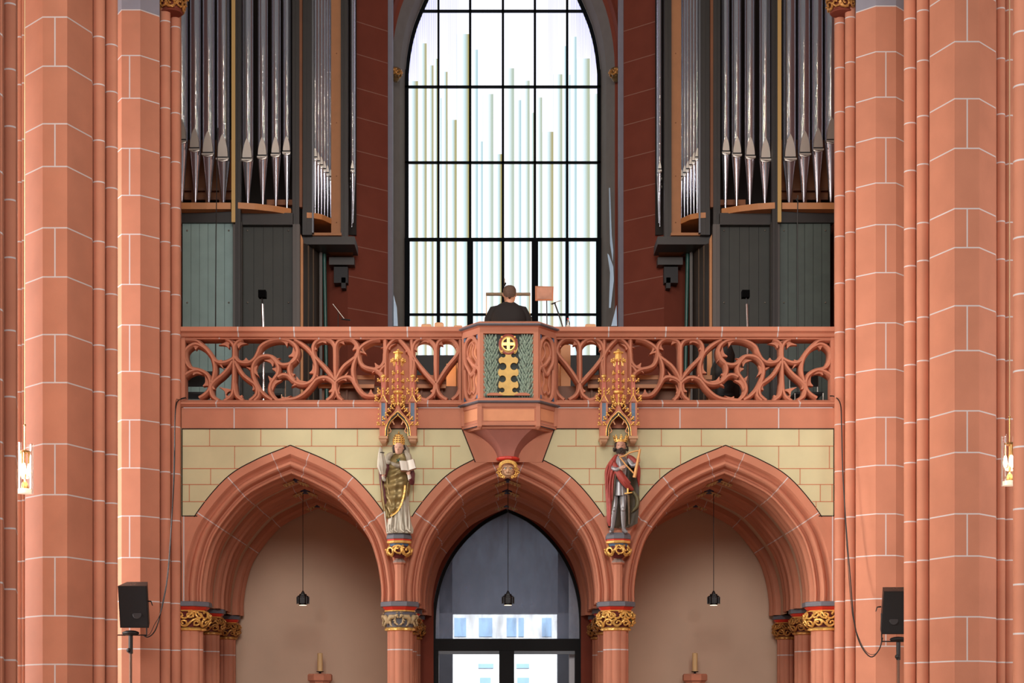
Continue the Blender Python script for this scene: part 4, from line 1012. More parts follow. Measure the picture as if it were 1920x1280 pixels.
def console(cxp, label, seed, paint):
    c = (XX(cxp, -.08), -.07); Z = lambda y: ZZ(y, -.2)
    t = empty('statue_console', (c[0], c[1], Z(1060)), label, 'console')
    def L(nm, prof, m, n=8): b = MB(); b.loft([ngon(c, R, Z(y), n) for R, y in prof]); return b.build(nm, m, t, smooth=0)
    L('slab', ((.15, 998), (.155, 998.5), (.178, 1003), (.178, 1009), (.165, 1010)), SLATE); L('red_fillet', ((.17, 1010), (.165, 1012.5)), REDP); L('gilt_moulding', ((.166, 1012.5), (.176, 1014), (.17, 1017), (.14, 1018)), GOLD)
    L('blue_hollow', ((.14, 1017), (.125, 1022), (.12, 1030)), BLUEP)
    b = MB(); b.lathe((c[0], c[1], 0), [(.06, Z(1044)), (.1, Z(1040)), (.135, Z(1031)), (.13, Z(1024)), (.1, Z(1020))], 16); b.build('bell', DRED, t)
    b = MB(); foliage(b, c, Z(1041), Z(1021), lambda u: .115+.035*math.sin(max(0, min(1, u))*PI), 8, 1, seed, tr=.011); b.build('carved_foliage', GOLD, t, smooth=60)
    b = MB(); cc = (XX(cxp, -.04), -.0)
    for ra, ya in (((.055, 1040), (.055, 1047)), ((.062, 1057), (.055, 1127))): pass
    b.loft([ngon(cc, R, ZZ(y, -.05), 8) for R, y in ((.052, 1038), (.052, 1050))])
    b.loft([ngon(cc, R, ZZ(y, -.05), 8) for R, y in ((.055, 1047.5), (.088, 1053), (.088, 1055.5), (.062, 1058), (.062, 1075), (.062, 1126))]); b.build('pilaster', [STONE], t, smooth=0)
    b = MB(); b.loft([ngon(cc, R, ZZ(y, -.05), 8) for R, y in ((.05, 1046.5), (.091, 1052.5), (.091, 1054), (.06, 1054.5))]); b.build('grey_cap', mat('warm_grey', (150, 130, 120), .7), t, smooth=0)
console(748.5, 'gilded leafy console carrying the statue with the triple crown', 8, 0)
console(1159, 'gilded leafy console carrying the statue of the king', 9, 0)

# ================================================================ FIGURES
def V3(x, y, z): return Vector((x, y, z))
def head_mesh(b, c, h, yaw=0.0, pitch=0.0):
    """continuous head, c = centre, h = chin-to-crown height, facing -Y turned by yaw"""
    R = Matrix.Rotation(yaw, 3, 'Z') @ Matrix.Rotation(pitch, 3, 'X'); rings = []
    prof = [(-.5, .10, .12, -.14), (-.47, .2, .2, -.12), (-.4, .27, .3, -.08), (-.3, .31, .36, -.03), (-.15, .345, .42, 0), (0, .365, .45, .02), (.15, .375, .47, .03), (.28, .36, .46, .03), (.38, .31, .4, .03), (.45, .22, .29, .03), (.49, .1, .14, .03)]
    N = 28
    for z, rx, ry, oy in prof:
        ring = []
        for j in range(N):
            a = 2*PI*j/N; x = rx*math.cos(a); y = ry*math.sin(a)+oy
            f = max(0, -math.sin(a))**6
            if -.16 < z < .12: y -= f*.06*(1-abs(z+.05)/.2) if abs(z+.05) < .2 else 0
            ring.append(c+R @ (V3(x, y, z)*h))
        rings.append(ring)
    b.loft(rings)
    b.tube([c+R @ (V3(0, -.42, .08)*h), c+R @ (V3(0, -.5, -.06)*h), c+R @ (V3(0, -.53, -.12)*h), c+R @ (V3(0, -.45, -.17)*h)], [.03*h, .05*h, .06*h, .035*h], 8)
    for s in (-1, 1):
        b.tube([c+R @ (V3(s*.06, -.43, .1)*h), c+R @ (V3(s*.16, -.42, .13)*h), c+R @ (V3(s*.26, -.34, .09)*h)], .028*h, 6)
        b.ball(c+R @ (V3(s*.14, -.385, .04)*h), (.06*h, .045*h, .035*h), 8, 5)
        b.ball(c+R @ (V3(s*.375, .03, -.02)*h), (.04*h, .07*h, .12*h), 8, 6)
        b.tube([c+R @ (V3(0, -.43, -.27)*h), c+R @ (V3(s*.09, -.405, -.265)*h)], [.03*h, .014*h], 6)
    b.tube([c+R @ (V3(-.07, -.42, -.305)*h), c+R @ (V3(0, -.44, -.31)*h), c+R @ (V3(.07, -.42, -.305)*h)], .024*h, 6)
    b.tube([c+R @ (V3(0, .05, -.3)*h), c+R @ (V3(0, .07, -.75)*h)], [.24*h, .27*h], 14)
    return R
def eyes(b, c, h, R):
    for s in (-1, 1): b.ball(c+R @ (V3(s*.14, -.425, .038)*h), (.03*h, .02*h, .02*h), 8, 5)
def hand(b, w, d, up, L, curl=.6, side=1):
    """w = wrist, d = direction of the palm, up = back-of-hand normal, L = hand length, side = thumb side"""
    d = Vector(d).normalized(); up = Vector(up); up = (up-d*up.dot(d)).normalized(); sd = d.cross(up)*side
    w = Vector(w); rings = []
    for t, wd, th in ((-.08, .15, .13), (.05, .17, .13), (.25, .22, .13), (.45, .24, .11), (.52, .2, .08)):
        rings.append([w+d*L*t+sd*(wd*L*math.cos(a))+up*(th*L*math.sin(a)) for a in [2*PI*j/12 for j in range(12)]])
    b.loft(rings)
    for q, (o, ln) in enumerate(((.17, .44), (.06, .5), (-.06, .46), (-.165, .36))):
        p = w+d*L*.44+sd*L*o; dd = d.copy(); pts = [p]; cu = curl*(1+.12*q)
        for s_ in (.42, .33, .25):
            dd = (Matrix.Rotation(cu*.55, 3, sd) @ dd) if dd.cross(up).dot(sd) > 0 or True else dd
            p = p+dd*L*ln*s_; pts.append(p)
        b.tube(pts, [L*.062, L*.06, L*.054, L*.04], 8); b.ball(pts[-1], L*.042, 6, 4)
    p = w+d*L*.08+sd*L*.17; td = (d*.75+sd*.75-up*.25).normalized(); q1 = p+td*L*.24; q2 = q1+(d*.9-up*.35+sd*.1).normalized()*L*.22
    b.tube([p-sd*L*.06, p+td*L*.1, q1, q2], [L*.08, L*.075, L*.062, L*.045], 8); b.ball(q2, L*.047, 6, 4)
def robe(b, rows, Y, folds=9, amp=.07, seed=0, N=72, depth=1.0, vee=0.0, vk=.30):
    """rows (y px, x left px, x right px, depth m) -> draped body of one continuous surface, vee = hanging V folds in front"""
    rows = cat(rows, 9); rings = []
    rnd = random.Random(seed); ph = [rnd.uniform(0, 6) for _ in range(4)]
    for (y, xl, xr, dp) in rows:
        c = P((xl+xr)/2, y, Y); rx = (xr-xl)/2*k(Y); ring = []
        for j in range(N):
            a = 2*PI*j/N
            u = (y-850)/150
            f = 1+amp*(.3+.9*u)*(math.sin(folds*a+ph[0]+1.4*u)*.6+.4*math.sin((folds*1.7)*a+ph[1]-2*u))
            if vee:
                p_ = (a-1.5*PI); p_ = (p_+PI) % (2*PI)-PI; fr = max(0, math.cos(p_))**.7; en = max(0, min(1, (y-866)/14))
                s_ = math.sin(vk*(y+3)+2.6*abs(p_+.25)+ph[2]+.8*math.sin(2.3*p_+.05*y)); f += vee*fr*en*(abs(s_)**.6*(1 if s_ > 0 else -1))
            ring.append((c.x+rx*f*math.cos(a), Y+dp*f*math.sin(a), c.z))
        rings.append(ring)
    b.loft(rings)
SK = mat('painted_skin', (206, 160, 136), .5)
# ---- statue with the triple crown
YS_ = -.17
st = empty('statue', P(748.5, 999, YS_), 'painted stone statue with triple crown with open book and furled umbrella', 'statue')
S = lambda x, y, dy=0.0: P(x, y, YS_)+Vector((0, dy, 0))
SILV = mat('silvered_robe', (178, 170, 152), .42, metal=.25, noise=.1, nscale=10); OLIVE = mat('olive_gold_cope', (138, 118, 74), .38, metal=.45, noise=.25, nscale=14)
MAROON = mat('maroon_lining', (98, 46, 48), .55); CREAM = mat('cream_white', (222, 214, 200), .6)
b = MB(); robe(b, [(1000,725,772,.10),(992,726,773,.105),(978,728,769,.10),(955,729,767,.09),(930,730,766,.09),(900,731,767,.085),(875,731,768,.085),(862,732,768,.08),(856,736,764,.07),(850,743,757,.05)], YS_, 10, .085, 1)
for x, y in ((731,998),(739,999),(752,999),(764,998)): b.tube([S(x, 985, -.09), S(x+2, 995, -.11), S(x+7, 999, -.115)], [.008, .014, .012], 6)
for x0, x1 in ((736,733),(744,742),(752,753),(760,763),(766,769)): b.tube([S(x0, 950, -.09), S((x0+x1)/2+1, 972, -.10), S(x1, 995, -.105)], [.006, .012, .014], 6)
b.build('robe', SILV, st, smooth=70)
b = MB(); robe(b, [(972,723,741,.07),(968,722,748,.1),(955,719,757,.115),(935,715,764,.118),(910,713,769,.118),(890,715,770,.115),(872,722,770,.108),(862,728,768,.10),(856,733,765,.085),(851,739,761,.07)], YS_, 8, .06, 4, vee=.085)
# broad diagonal folds of the cope
for pts in ([(727,893),(728,915),(734,945),(739,968)],[(716,900),(719,930),(724,968)],[(766,905),(763,925),(759,940)]):
    pp = cat(pts, 4); b.tube([S(x, y, -.10) for x, y in pp], [.004+.008*math.sin(PI*i/(len(pp)-1)) for i in range(len(pp))], 8)
cp = b.build('cope', OLIVE, st, smooth=70)
b = MB(); bp_ = cat([(734,969),(744,963),(752,952),(757,938),(760,925),(761,912)], 5)
b.tube([S(x-1, y, -.118) for x, y in bp_], .016, 8, flat=.5)
for x, y in bp_[1::3]: b.ball(S(x-1, y, -.134), .006, 6, 4)
b.build('gilt_hem', GOLD, cp, smooth=60)
b = MB()
for s, pts in ((-1, [(736,851),(729,857),(727,866),(733,870)]), (1, [(760,846),(766,856),(768,866),(764,874)])):
    pp = cat([(x, y, -.05-.02*i) for i, (x, y) in enumerate(pts)], 5); b.tube([S(*v) for v in pp], [.012+.03*math.sin(PI*(.12+.8*i/(len(pp)-1))) for i in range(len(pp))], 14)
pp = cat([(733,868,-.08),(741,873,-.1),(749,875,-.108),(757,873,-.1),(765,866,-.08)], 5); b.tube([S(*v) for v in pp], [.014+.018*math.sin(PI*i/(len(pp)-1)) for i in range(len(pp))], 12)
b.tube([S(758, 836, .03), S(763, 842, .03), S(764, 852, 0)], [.03, .035, .03], 10)
b.build('grey_hood', mat('hood_grey', (168, 158, 140), .45, metal=.2, noise=.1), st, smooth=60)
b = MB(); b.ball(S(748.5, 866, -.145), .018, 8, 6); 
for a in range(5): b.ball(S(748.5+4*math.cos(a*1.257), 866+4*math.sin(a*1.257), -.14), .008, 6, 4)
b.build('green_brooch', mat('brooch', (58, 110, 96), .3), st)
b = MB(); hc = S(748.5, 841, -.045); RM = head_mesh(b, hc, .165, -.12, .08); b.build('head', SK, st, smooth=70)
b = MB(); eyes(b, hc, .165, RM); b.build('eyes', BLACK, st)
b = MB()
for s in (-1, 1): b.tube([hc+V3(s*.06, .0, .04), hc+V3(s*.07, .01, 0), hc+V3(s*.068, .02, -.06)], [.018, .022, .016], 8)
b.build('hair', mat('dark_hair', (52, 40, 34), .7), st, smooth=60)
b = MB(); tz = S(748, 834).z; tc_ = (hc.x-.004, hc.y+.015)
b.lathe((tc_[0], tc_[1], 0), [(.062, tz-.01), (.068, tz), (.07, tz+.035), (.066, tz+.07), (.052, tz+.105), (.03, tz+.135), (.008, tz+.15)], 20); 
tiara = b.build('tiara', mat('tiara_cap', (150, 112, 74), .5, metal=.3), st, smooth=60)
for q, (zz_, R_) in enumerate(((.0, .070), (.028, .073), (.056, .072), (.084, .062), (.112, .046))):
    b = MB(); b.tube([(tc_[0]+R_*math.cos(a*PI/10), tc_[1]+R_*math.sin(a*PI/10), tz+zz_) for a in range(21)], .008, 6)
    for a in range(12):
        x = tc_[0]+R_*1.05*math.cos(a*PI/6); y = tc_[1]+R_*1.05*math.sin(a*PI/6); b.ball((x, y, tz+zz_+.012), .0085, 6, 5)
    b.build('gilt_coronet', GOLD, tiara, smooth=60)
b = MB(); b.ball((tc_[0], tc_[1], tz+.158), .012, 8, 6); b.tube([(tc_[0], tc_[1], tz+.16), (tc_[0], tc_[1], tz+.185)], .005, 5); b.build('finial', GOLD, tiara)
# sleeves and hands
b = MB(); b.tube([S(730, 868, -.03), S(722, 885, -.09), S(721, 897, -.15), S(722, 901, -.17)], [.045, .05, .034, .024], 12); b.tube([S(766, 870, -.03), S(773, 890, -.07), S(773, 907, -.12), S(770, 900, -.17)], [.045, .042, .036, .024], 12)
b.tube([S(714, 880, -.02), S(717, 905, -.06), S(722, 935, -.08), S(724, 952, -.07)], [.03, .035, .03, .012], 10); b.build('maroon_sleeves', MAROON, st, smooth=60)
b = MB(); b.tube([S(722, 901, -.15), S(720, 895, -.18)], [.026, .022], 10); b.build('white_cuff', CREAM, st, smooth=60)
b = MB(); b.tube([S(770, 902, -.15), S(768, 893, -.18)], [.026, .022], 10); b.build('white_cuff', CREAM, st, smooth=60)
b = MB(); hand(b, S(720, 896, -.19), (0, -.15, 1), (-.5, -1, 0), .085, 1.2, 1); b.build('hand', SK, st, smooth=60)
b = MB(); hand(b, S(768, 894, -.18), (0, -.1, 1), (0, -1, 0), .085, .9, -1); b.build('hand', SK, st, smooth=60)
# furled umbrella
b = MB(); N = 40; rings = []
for y, r in ((893, .03), (884, .045), (880, .058), (868, .05), (855, .034), (846, .018), (842, .006)):
    c_ = S(719.5-(893-y)*.08, y, -.20); rings.append([(c_.x+r*(1+.26*abs(math.sin(3.5*a*2*PI/N))-.1)*math.cos(a*2*PI/N), c_.y+r*.8*(1+.26*abs(math.sin(3.5*a*2*PI/N))-.1)*math.sin(a*2*PI/N), c_.z) for a in range(N)])
b.loft(rings); um = b.build('furled_umbrella', SILV, st, smooth=60)
b = MB(); c_ = S(718, 853, -.2); b.lathe((c_.x, c_.y, 0), [(.03, c_.z-.006), (.036, c_.z), (.03, c_.z+.006)], 14); b.build('cord_ring', DARKM, um)
b = MB(); b.tube([S(720, 898, -.2), S(722, 903, -.2), S(725, 905, -.2)], [.022, .024, .014], 8); b.tube([S(722, 960, -.1), S(727, 999, -.12)], .012, 8); b.build('staff_end', SILV, um, smooth=60)
# open book
b = MB(); n = 8
def page(b, A, B, C, D, bulge, m, th=.012):
    rows_ = []
    for i in range(n+1):
        u = i/n; top = A.lerp(B, u); bot = D.lerp(C, u); o = Vector((0, -bulge*math.sin(PI*u), 0)); rows_.append([top+o, bot+o, bot+o+Vector((0, th+bulge*math.sin(PI*u), 0)), top+o+Vector((0, th+bulge*math.sin(PI*u), 0))])
    b.loft(rows_, m)
spine_t, spine_b = S(763.5, 868, -.19), S(767, 886, -.21)
page(b, spine_t, S(776.5, 865, -.22), S(781.5, 882, -.24), spine_b, .012, 0); page(b, S(750.5, 868, -.22), spine_t, spine_b, S(754, 886, -.24), .012, 0)
bk = b.build('open_book', CREAM, st, smooth=60)
b = MB(); b.add([S(749.5, 868, -.20), S(763.5, 868, -.175), S(777.5, 864.5, -.20), S(782.5, 883.5, -.22), S(767, 888, -.195), S(753.5, 888, -.22)], [(0,1,4,5),(1,2,3,4)])
b.build('book_cover', mat('book_brown', (132, 82, 56), .6), bk, smooth=0)

# ---- statue of the king with the harp
st2 = empty('statue', P(1158, 999, YS_), 'statue of a bearded crowned king in red cloak and grey armour with a harp', 'statue')
REDC = mat('red_cloak', (158, 62, 52), .5, noise=.14, nscale=12); ARM = mat('grey_armour', (150, 148, 150), .36, metal=.45, noise=.08, nscale=12); BRN = mat('brown_lining', (74, 62, 44), .55, noise=.2)
HAIR2 = mat('king_hair', (58, 46, 38), .7)
b = MB()
for hip, kn, an in (((1152,928),(1151,958),(1148,990)), ((1168,928),(1167.5,958),(1169,990))):
    b.tube([S(hip[0], hip[1], -.0), S((hip[0]+kn[0])/2, 943, -.035), S(*kn, -.05), S((kn[0]+an[0])/2, 972, -.03), S(an[0], an[1], -.01)], [.052, .048, .036, .036, .024], 14)
    b.ball(S(kn[0], kn[1]-2, -.072), (.028, .026, .036), 10, 6)
    d = -1 if an[0] < 1160 else 1
    b.tube([S(an[0], an[1]-2, .01), S(an[0]+d*1, an[1]+5, -.03), S(an[0]+d*4, an[1]+8, -.09), S(an[0]+d*5, an[1]+8, -.12)], [.026, .03, .024, .014], 10)
b.tube([S(1160, 905, 0), S(1160, 922, 0), S(1160, 930, 0)], [.08, .085, .09], 16)
b.build('armoured_legs', ARM, st2, smooth=60)
b = MB(); robe(b, [(929,1147,1178,.08),(915,1149,1176,.075),(897,1152,1174,.068),(880,1150,1176,.075),(866,1148,1178,.075),(858,1151,1174,.065),(852,1157,1168,.045)], YS_, 10, .05, 2); b.build('grey_tunic', ARM, st2, smooth=70)
b = MB()   # cloak behind the figure
rings = []
for y, xl, xr in ((988, 1141, 1180), (980, 1139, 1196), (960, 1138, 1198), (930, 1139, 1199), (900, 1140, 1199), (875, 1143, 1197), (860, 1149, 1184)):
    ring = []; M = 16
    for j in range(M+1):
        u = j/M; ring.append(S(xl+(xr-xl)*u, y, .04+.05*math.sin(PI*u)+.018*math.sin(13*u+y*.02)))
    rings.append(ring+[v+Vector((0, .015, 0)) for v in ring[::-1]])
b.loft(rings); b.build('cloak_back', BRN, st2, smooth=60)
b = MB(); robe(b, [(986,1141,1147,.03),(975,1138,1150,.05),(950,1137,1152,.07),(925,1135,1153,.085),(900,1134,1154,.095),(882,1134,1155,.10),(870,1139,1156,.09),(860,1146,1158,.07),(853,1152,1160,.05)], YS_+.0, 6, .11, 6)
b.tube([S(x, y, d) for x, y, d in cat([(1147,864,-.05),(1157,885,-.10),(1166,900,-.115),(1176,912,-.10),(1186,919,-.05)], 5)], [.012+.040*math.sin(PI*(.08+.9*i/20))**.8 for i in range(21)], 14)
b.tube([S(x, y, d) for x, y, d in ((1161,882,-.11),(1170,896,-.125),(1180,908,-.12))], [.012, .02, .014], 8); b.tube([S(x, y, d) for x, y, d in ((1163,898,-.15),(1168,908,-.155),(1172,914,-.14))], [.008, .014, .01], 8)
for pts in ([(1150,864),(1142,880),(1138,905),(1140,935)],[(1153,868),(1146,888),(1142,915),(1143,945)],[(1152,884),(1148,905),(1147,940)],[(1140,872),(1136,890),(1135,920)]):
    b.tube([S(x, y, -.095) for x, y in cat(pts, 4)], [.004+.010*math.sin(PI*i/(len(cat(pts, 4))-1)) for i in range(len(cat(pts, 4)))], 8)
b.tube([S(*v) for v in cat([(1176,855,-.02),(1189,866,-.03),(1196,884,-.02),(1198,912,.02)], 5)], [.02,.03,.038,.042,.044,.045,.045,.044,.042,.04,.036,.03,.024,.017,.009,.003], 12)
b.build('red_cloak', REDC, st2, smooth=70)
b = MB(); b.tube([S(1155, 880, -.12), S(1152.5, 900, -.11), S(1150, 930, -.09), S(1146, 965, -.06)], [.01, .012, .011, .008], 8); b.build('brown_edge', BRN, st2, smooth=60)
b = MB(); b.tube([S(*v) for v in cat([(1182,914,.0),(1194,932,.0),(1194,948,.0),(1184,960,0)], 5)], [.006+.026*math.sin(PI*i/15) for i in range(16)], 10); b.build('olive_lining', mat('olive_lining', (104, 96, 66), .5, metal=.2), st2, smooth=60)
b = MB(); b.tube([S(1178, 862, -.02), S(1186, 874, -.07), S(1192, 874, -.11), S(1196, 866, -.15)], [.035, .036, .03, .022], 12); b.tube([S(1150, 866, -.03), S(1148, 880, -.08), S(1156, 883, -.14), S(1161, 881, -.16)], [.035, .036, .03, .02], 12); b.build('sleeves', ARM, st2, smooth=60)
b = MB(); hand(b, S(1160, 881, -.165), (1, -.1, .35), (0, -1, .2), .095, .35, 1); b.build('hand', SK, st2, smooth=60)
b = MB(); hand(b, S(1197, 868, -.155), (.0, -.25, 1), (1, -.3, 0), .085, 1.15, -1); b.build('hand', SK, st2, smooth=60)
b = MB(); hc2 = S(1163.5, 838, -.05); RM = head_mesh(b, hc2, .165, -.1, .05); b.build('head', mat('king_skin', (186, 138, 116), .5), st2, smooth=70)
b = MB(); eyes(b, hc2, .165, RM); b.build('eyes', BLACK, st2)
b = MB(); rnd = random.Random(2)
for i in range(110):
    a = rnd.uniform(-.25, PI+.25); zz_ = rnd.uniform(-.055, .055); R_ = .072+.02*(zz_ < 0)
    b.ball(hc2+V3(R_*math.cos(a), .01+.07*math.sin(a), zz_), rnd.uniform(.009, .016), 6, 4)
b.ball(hc2+V3(0, .02, .045), (.07, .08, .05), 12, 8)
b.build('curly_hair', HAIR2, st2, smooth=60)
b = MB()
for i in range(80):
    a = -PI/2+rnd.uniform(-1.2, 1.2); zz_ = rnd.uniform(-.1, -.045); R_ = .062*(1.15-abs(zz_+.06)*4)
    b.ball(hc2+V3(R_*math.cos(a)*.95, .0+R_*1.15*math.sin(a), zz_), rnd.uniform(.008, .012), 5, 4)
b.tube([hc2+V3(-.03, -.07, -.045), hc2+V3(0, -.085, -.033), hc2+V3(.03, -.07, -.045)], .009, 6)
b.build('beard', HAIR2, st2, smooth=60)
b = MB(); kz = S(0, 828, -.05).z; kc = (hc2.x+.0, hc2.y+.015)
b.lathe((kc[0], kc[1], 0), [(.07, kz-.014), (.078, kz-.014), (.082, kz+.016), (.074, kz+.016), (.07, kz-.014)], 20)
b.tube([(kc[0]+.079*math.cos(a*PI/10), kc[1]+.079*math.sin(a*PI/10), kz-.01) for a in range(21)], .007, 6)
for q in range(8):
    a = q*PI/4-PI/2; x, y = math.cos(a), math.sin(a)
    b.tube([(kc[0]+.078*x, kc[1]+.078*y, kz+.01), (kc[0]+.086*x, kc[1]+.086*y, kz+.035), (kc[0]+.094*x, kc[1]+.094*y, kz+.062)], [.018, .008, .007], 6)
    b.ball((kc[0]+.096*x, kc[1]+.096*y, kz+.068), .011, 6, 5)
    for s in (-1, 1): a2 = a+s*.16; b.ball((kc[0]+.09*math.cos(a2), kc[1]+.09*math.sin(a2), kz+.046), .009, 6, 4)
b.build('gilt_crown', GOLD, st2, smooth=60)
b = MB(); HG = mat('harp_gold', (206, 152, 92), .4, metal=.3)
b.tube([S(1160, 860, -.17), S(1168, 859, -.19), S(1178, 853, -.2), S(1188, 850, -.2), S(1196, 849, -.2)], .012, 8)
b.tube([S(1160, 860, -.17), S(1172, 876, -.19), S(1188, 893, -.2)], .011, 8); b.tube([S(1197.5, 846, -.2), S(1193, 870, -.2), S(1187, 899, -.2)], [.014, .02, .024], 8)
b.build('harp', HG, st2, smooth=60)
b = MB(); b.tube([S(1176, 927, -.11), S(1176, 917, -.115)], .012, 8); b.ball(S(1176, 914, -.115), .02, 8, 6); b.tube([S(1170, 927, -.11), S(1177, 926.5, -.12), S(1184, 925, -.11)], .009, 6); b.build('sword_hilt', GOLD, st2, smooth=60)
b = MB(); b.tube([S(1177, 929, -.1), S(1178.5, 955, -.08), S(1179, 984, -.06)], [.022, .018, .012], 8, flat=.5); b.build('scabbard', mat('scabbard', (112, 92, 70), .5, noise=.2, nscale=30), st2, smooth=60)

# ================================================================ ON THE GALLERY
GZF = ZZ(765)                                                # gallery floor
b = MB(); b.box((XC-2.4, .55, GZF), (XC+2.4, 3.4, 6.14)); tag(b.build('podium', BWOOD, smooth=0), 'low brown wooden podium under the organist and the console', 'podium')
# organist
YO = .95; og_ = empty('person', (XX(954, YO), YO, 6.62), 'person in black long-sleeved top with short brown hair, seated with back to the camera', 'person')
O = lambda x, y, dy=0.0: P(x, y, YO)+Vector((0, dy, 0))
SKN = mat('skin', (224, 164, 132), .5); TOP = mat('black_cloth', (40, 34, 32), .85, noise=.1, bump=.2, bscale=30)
# one continuous body surface: torso loft + limbs
b = MB(); rings = []
rows_ = [(686,927,981,.17,.02),(660,926,982,.17,.02),(635,924,984,.165,.02),(612,921,987,.16,.01),(596,919,988,.155,0),(585,922,984,.14,0),(577,928,978,.12,.0),(571,935,971,.09,.01),(567,942,966,.06,.02)]
for y, xl, xr, dp, oy in cat(rows_, 4):
    c_ = O((xl+xr)/2, y, oy); rx = (xr-xl)/2*k(YO); ring = []
    for j in range(36):
        a = 2*PI*j/36; cs, sn = math.cos(a), math.sin(a); e = .8
        ring.append((c_.x+rx*abs(cs)**e*(1 if cs > 0 else -1), c_.y+dp*abs(sn)**e*(1 if sn > 0 else -1)-.008*math.cos(a*3+y*.1)*abs(sn), c_.z))
    rings.append(ring)
b.loft(rings)
for s in (-1, 1):
    sx = 953+s*26
    b.tube([O(953+s*13, 577, .01), O(sx, 583, .01), O(953+s*35, 598, .01), O(953+s*38, 618, .04), O(953+s*37, 637, .12), O(953+s*30, 640, .27), O(953+s*24, 637, .4)], [.05, .082, .074, .062, .056, .045, .034], 16)
b.build('black_top', TOP, og_, smooth=70)
b = MB()
b.tube([O(953, 578, .03), O(954.5, 568, .03), O(955, 560, .02), O(955.5, 552, .03)], [.085, .062, .06, .06], 16)
hc3 = O(955.5, 551.5, .02); head_mesh(b, hc3, .238, PI, 0)
b.build('head_and_neck', SKN, og_, smooth=70)
for s in (-1, 1):
    b = MB(); hand(b, O(953+s*24, 637, .4), (-.1*s, 1, -.1), (0, 0, 1), .18, .55, -s); b.build('hand', SKN, og_, smooth=70)
b = MB(); rings = []                                            # short hair: cap hugging the skull, lower at the nape
for zf, rr_ in ((-.22, .30), (-.12, .345), (0, .385), (.15, .40), (.3, .385), (.4, .33), (.47, .24), (.51, .1)):
    ring = []
    for j in range(28):
        a = 2*PI*j/28; back = -math.sin(a)                      # towards the camera
        z_ = zf*.238 if zf > .1 else (zf*.238 if back > .25 else (.1-(.1-zf)*max(0, min(1, (back+.45)/.7)))*.238)
        rx_, ry_ = rr_*.238*.98, rr_*.238*1.2
        ring.append(hc3+V3(rx_*math.cos(a), ry_*math.sin(a)-.012, z_+.003*math.sin(9*a)))
    rings.append(ring)
b.loft(rings); b.tube([hc3+V3(0, -.07, -.05), hc3+V3(0, -.062, -.075)], [.035, .012], 8); b.build('short_brown_hair', mat('brown_hair', (104, 80, 66), .75, noise=.2, nscale=60, bump=.6, bscale=120), og_, smooth=60)
b = MB()
for s in (-1, 1): b.tube([O(953+s*9, 690, .0), O(953+s*13, 692, .25), O(953+s*14, 690, .42), O(953+s*13, 720, .46), O(953+s*13, 745, .44)], [.1, .085, .065, .055, .042], 14)
b.tube([O(945, 684, 0), O(961, 684, 0)], .13, 14); b.build('black_trousers', BLACK, og_, smooth=70)
for s in (-1, 1):
    b = MB(); c_ = O(953+s*13, 748, .46); b.ball(c_+V3(0, .06, -.01), (.045, .13, .04), 12, 8); b.build('shoe', BLACK, og_)
b = MB(); zb_ = O(0, 694, 0).z
bench = tag(empty('organ_bench', (XX(954, YO), YO, 6.14)), 'wooden bench under the seated organist, behind the pulpit', 'bench')
b.box((XX(905, YO), YO-.16, zb_-.1), (XX(1003, YO), YO+.16, zb_-.05)); b.build('seat', WOOD, bench, smooth=0)
for s in (-1, 1):
    b = MB(); x = XX(954+s*44, YO); b.box((x-.02, YO-.14, 6.14), (x+.02, YO+.14, zb_-.1)); b.build('side', WOOD, bench, smooth=0)
# console
YK = 1.55; cons = tag(empty('organ_console', (XX(953, YK), YK, 6.14)), 'orange wooden organ console in front of the organist', 'console')
kx = lambda p: XX(p, YK)
for a, c_, yt in ((838, 856, 690), (1050, 1068, 655)):
    b = MB(); b.box((kx(a), YK-.3, 6.14), (kx(c_), YK+.5, ZZ(yt, YK))); b.build('cheek', WOOD, cons, smooth=0)
b = MB(); b.box((kx(856), YK, 6.14), (kx(1050), YK+.45, ZZ(665, YK))); b.build('body', WOOD, cons, smooth=0)
for q in range(3):
    b = MB(); z_ = ZZ(650, YK)-.0+.05*q-.1; b.box((kx(900), YK-.22+.09*q, z_), (kx(1004), YK+.05, z_+.035)); kb = b.build('keyboard', CREAM, cons, smooth=0)
b = MB(); b.box((kx(856), YK+.05, ZZ(665, YK)), (kx(1050), YK+.45, ZZ(640, YK))); b.build('stop_panel', BWOOD, cons, smooth=0)
b = MB(); b.box((kx(911), YK-.02, ZZ(553.5, YK)), (kx(994.5), YK+.03, ZZ(549, YK))); b.build('music_desk_top', mat('desk_edge', (120, 92, 52), .5), cons, smooth=0)
for x in (912, 993.5):
    b = MB(); b.box((kx(x)-.006, YK, ZZ(642, YK)), (kx(x)+.006, YK+.012, ZZ(553, YK))); b.build('desk_upright', mat('pale_wood', (214, 178, 120), .5), cons, smooth=0)
b = MB(); b.tube([P(1058, 655, YK), P(1058, 651, YK)], .02, 8); b.ball(P(1057, 650, YK), (.05, .05, .04), 12, 6); tag(b.build('console_lamp', GOLD), 'small brass lamp on the right cheek of the organ console', 'lamp')
l = bpy.data.lights.new('console_light', 'POINT'); l.energy = 16; l.color = (1, .72, .42); l.shadow_soft_size = .06
lo = bpy.data.objects.new('console_light', l); COL.objects.link(lo); lo.location = P(1057, 645, YK)+Vector((0, -.25, .1))
l = bpy.data.lights.new('bench_fill_light', 'POINT'); l.energy = 14; l.color = (1, .72, .42); l.shadow_soft_size = .06  # added point light warming the benches, no lamp stands here
lo = bpy.data.objects.new('bench_fill_light', l); COL.objects.link(lo); lo.location = P(800, 668, 1.0)
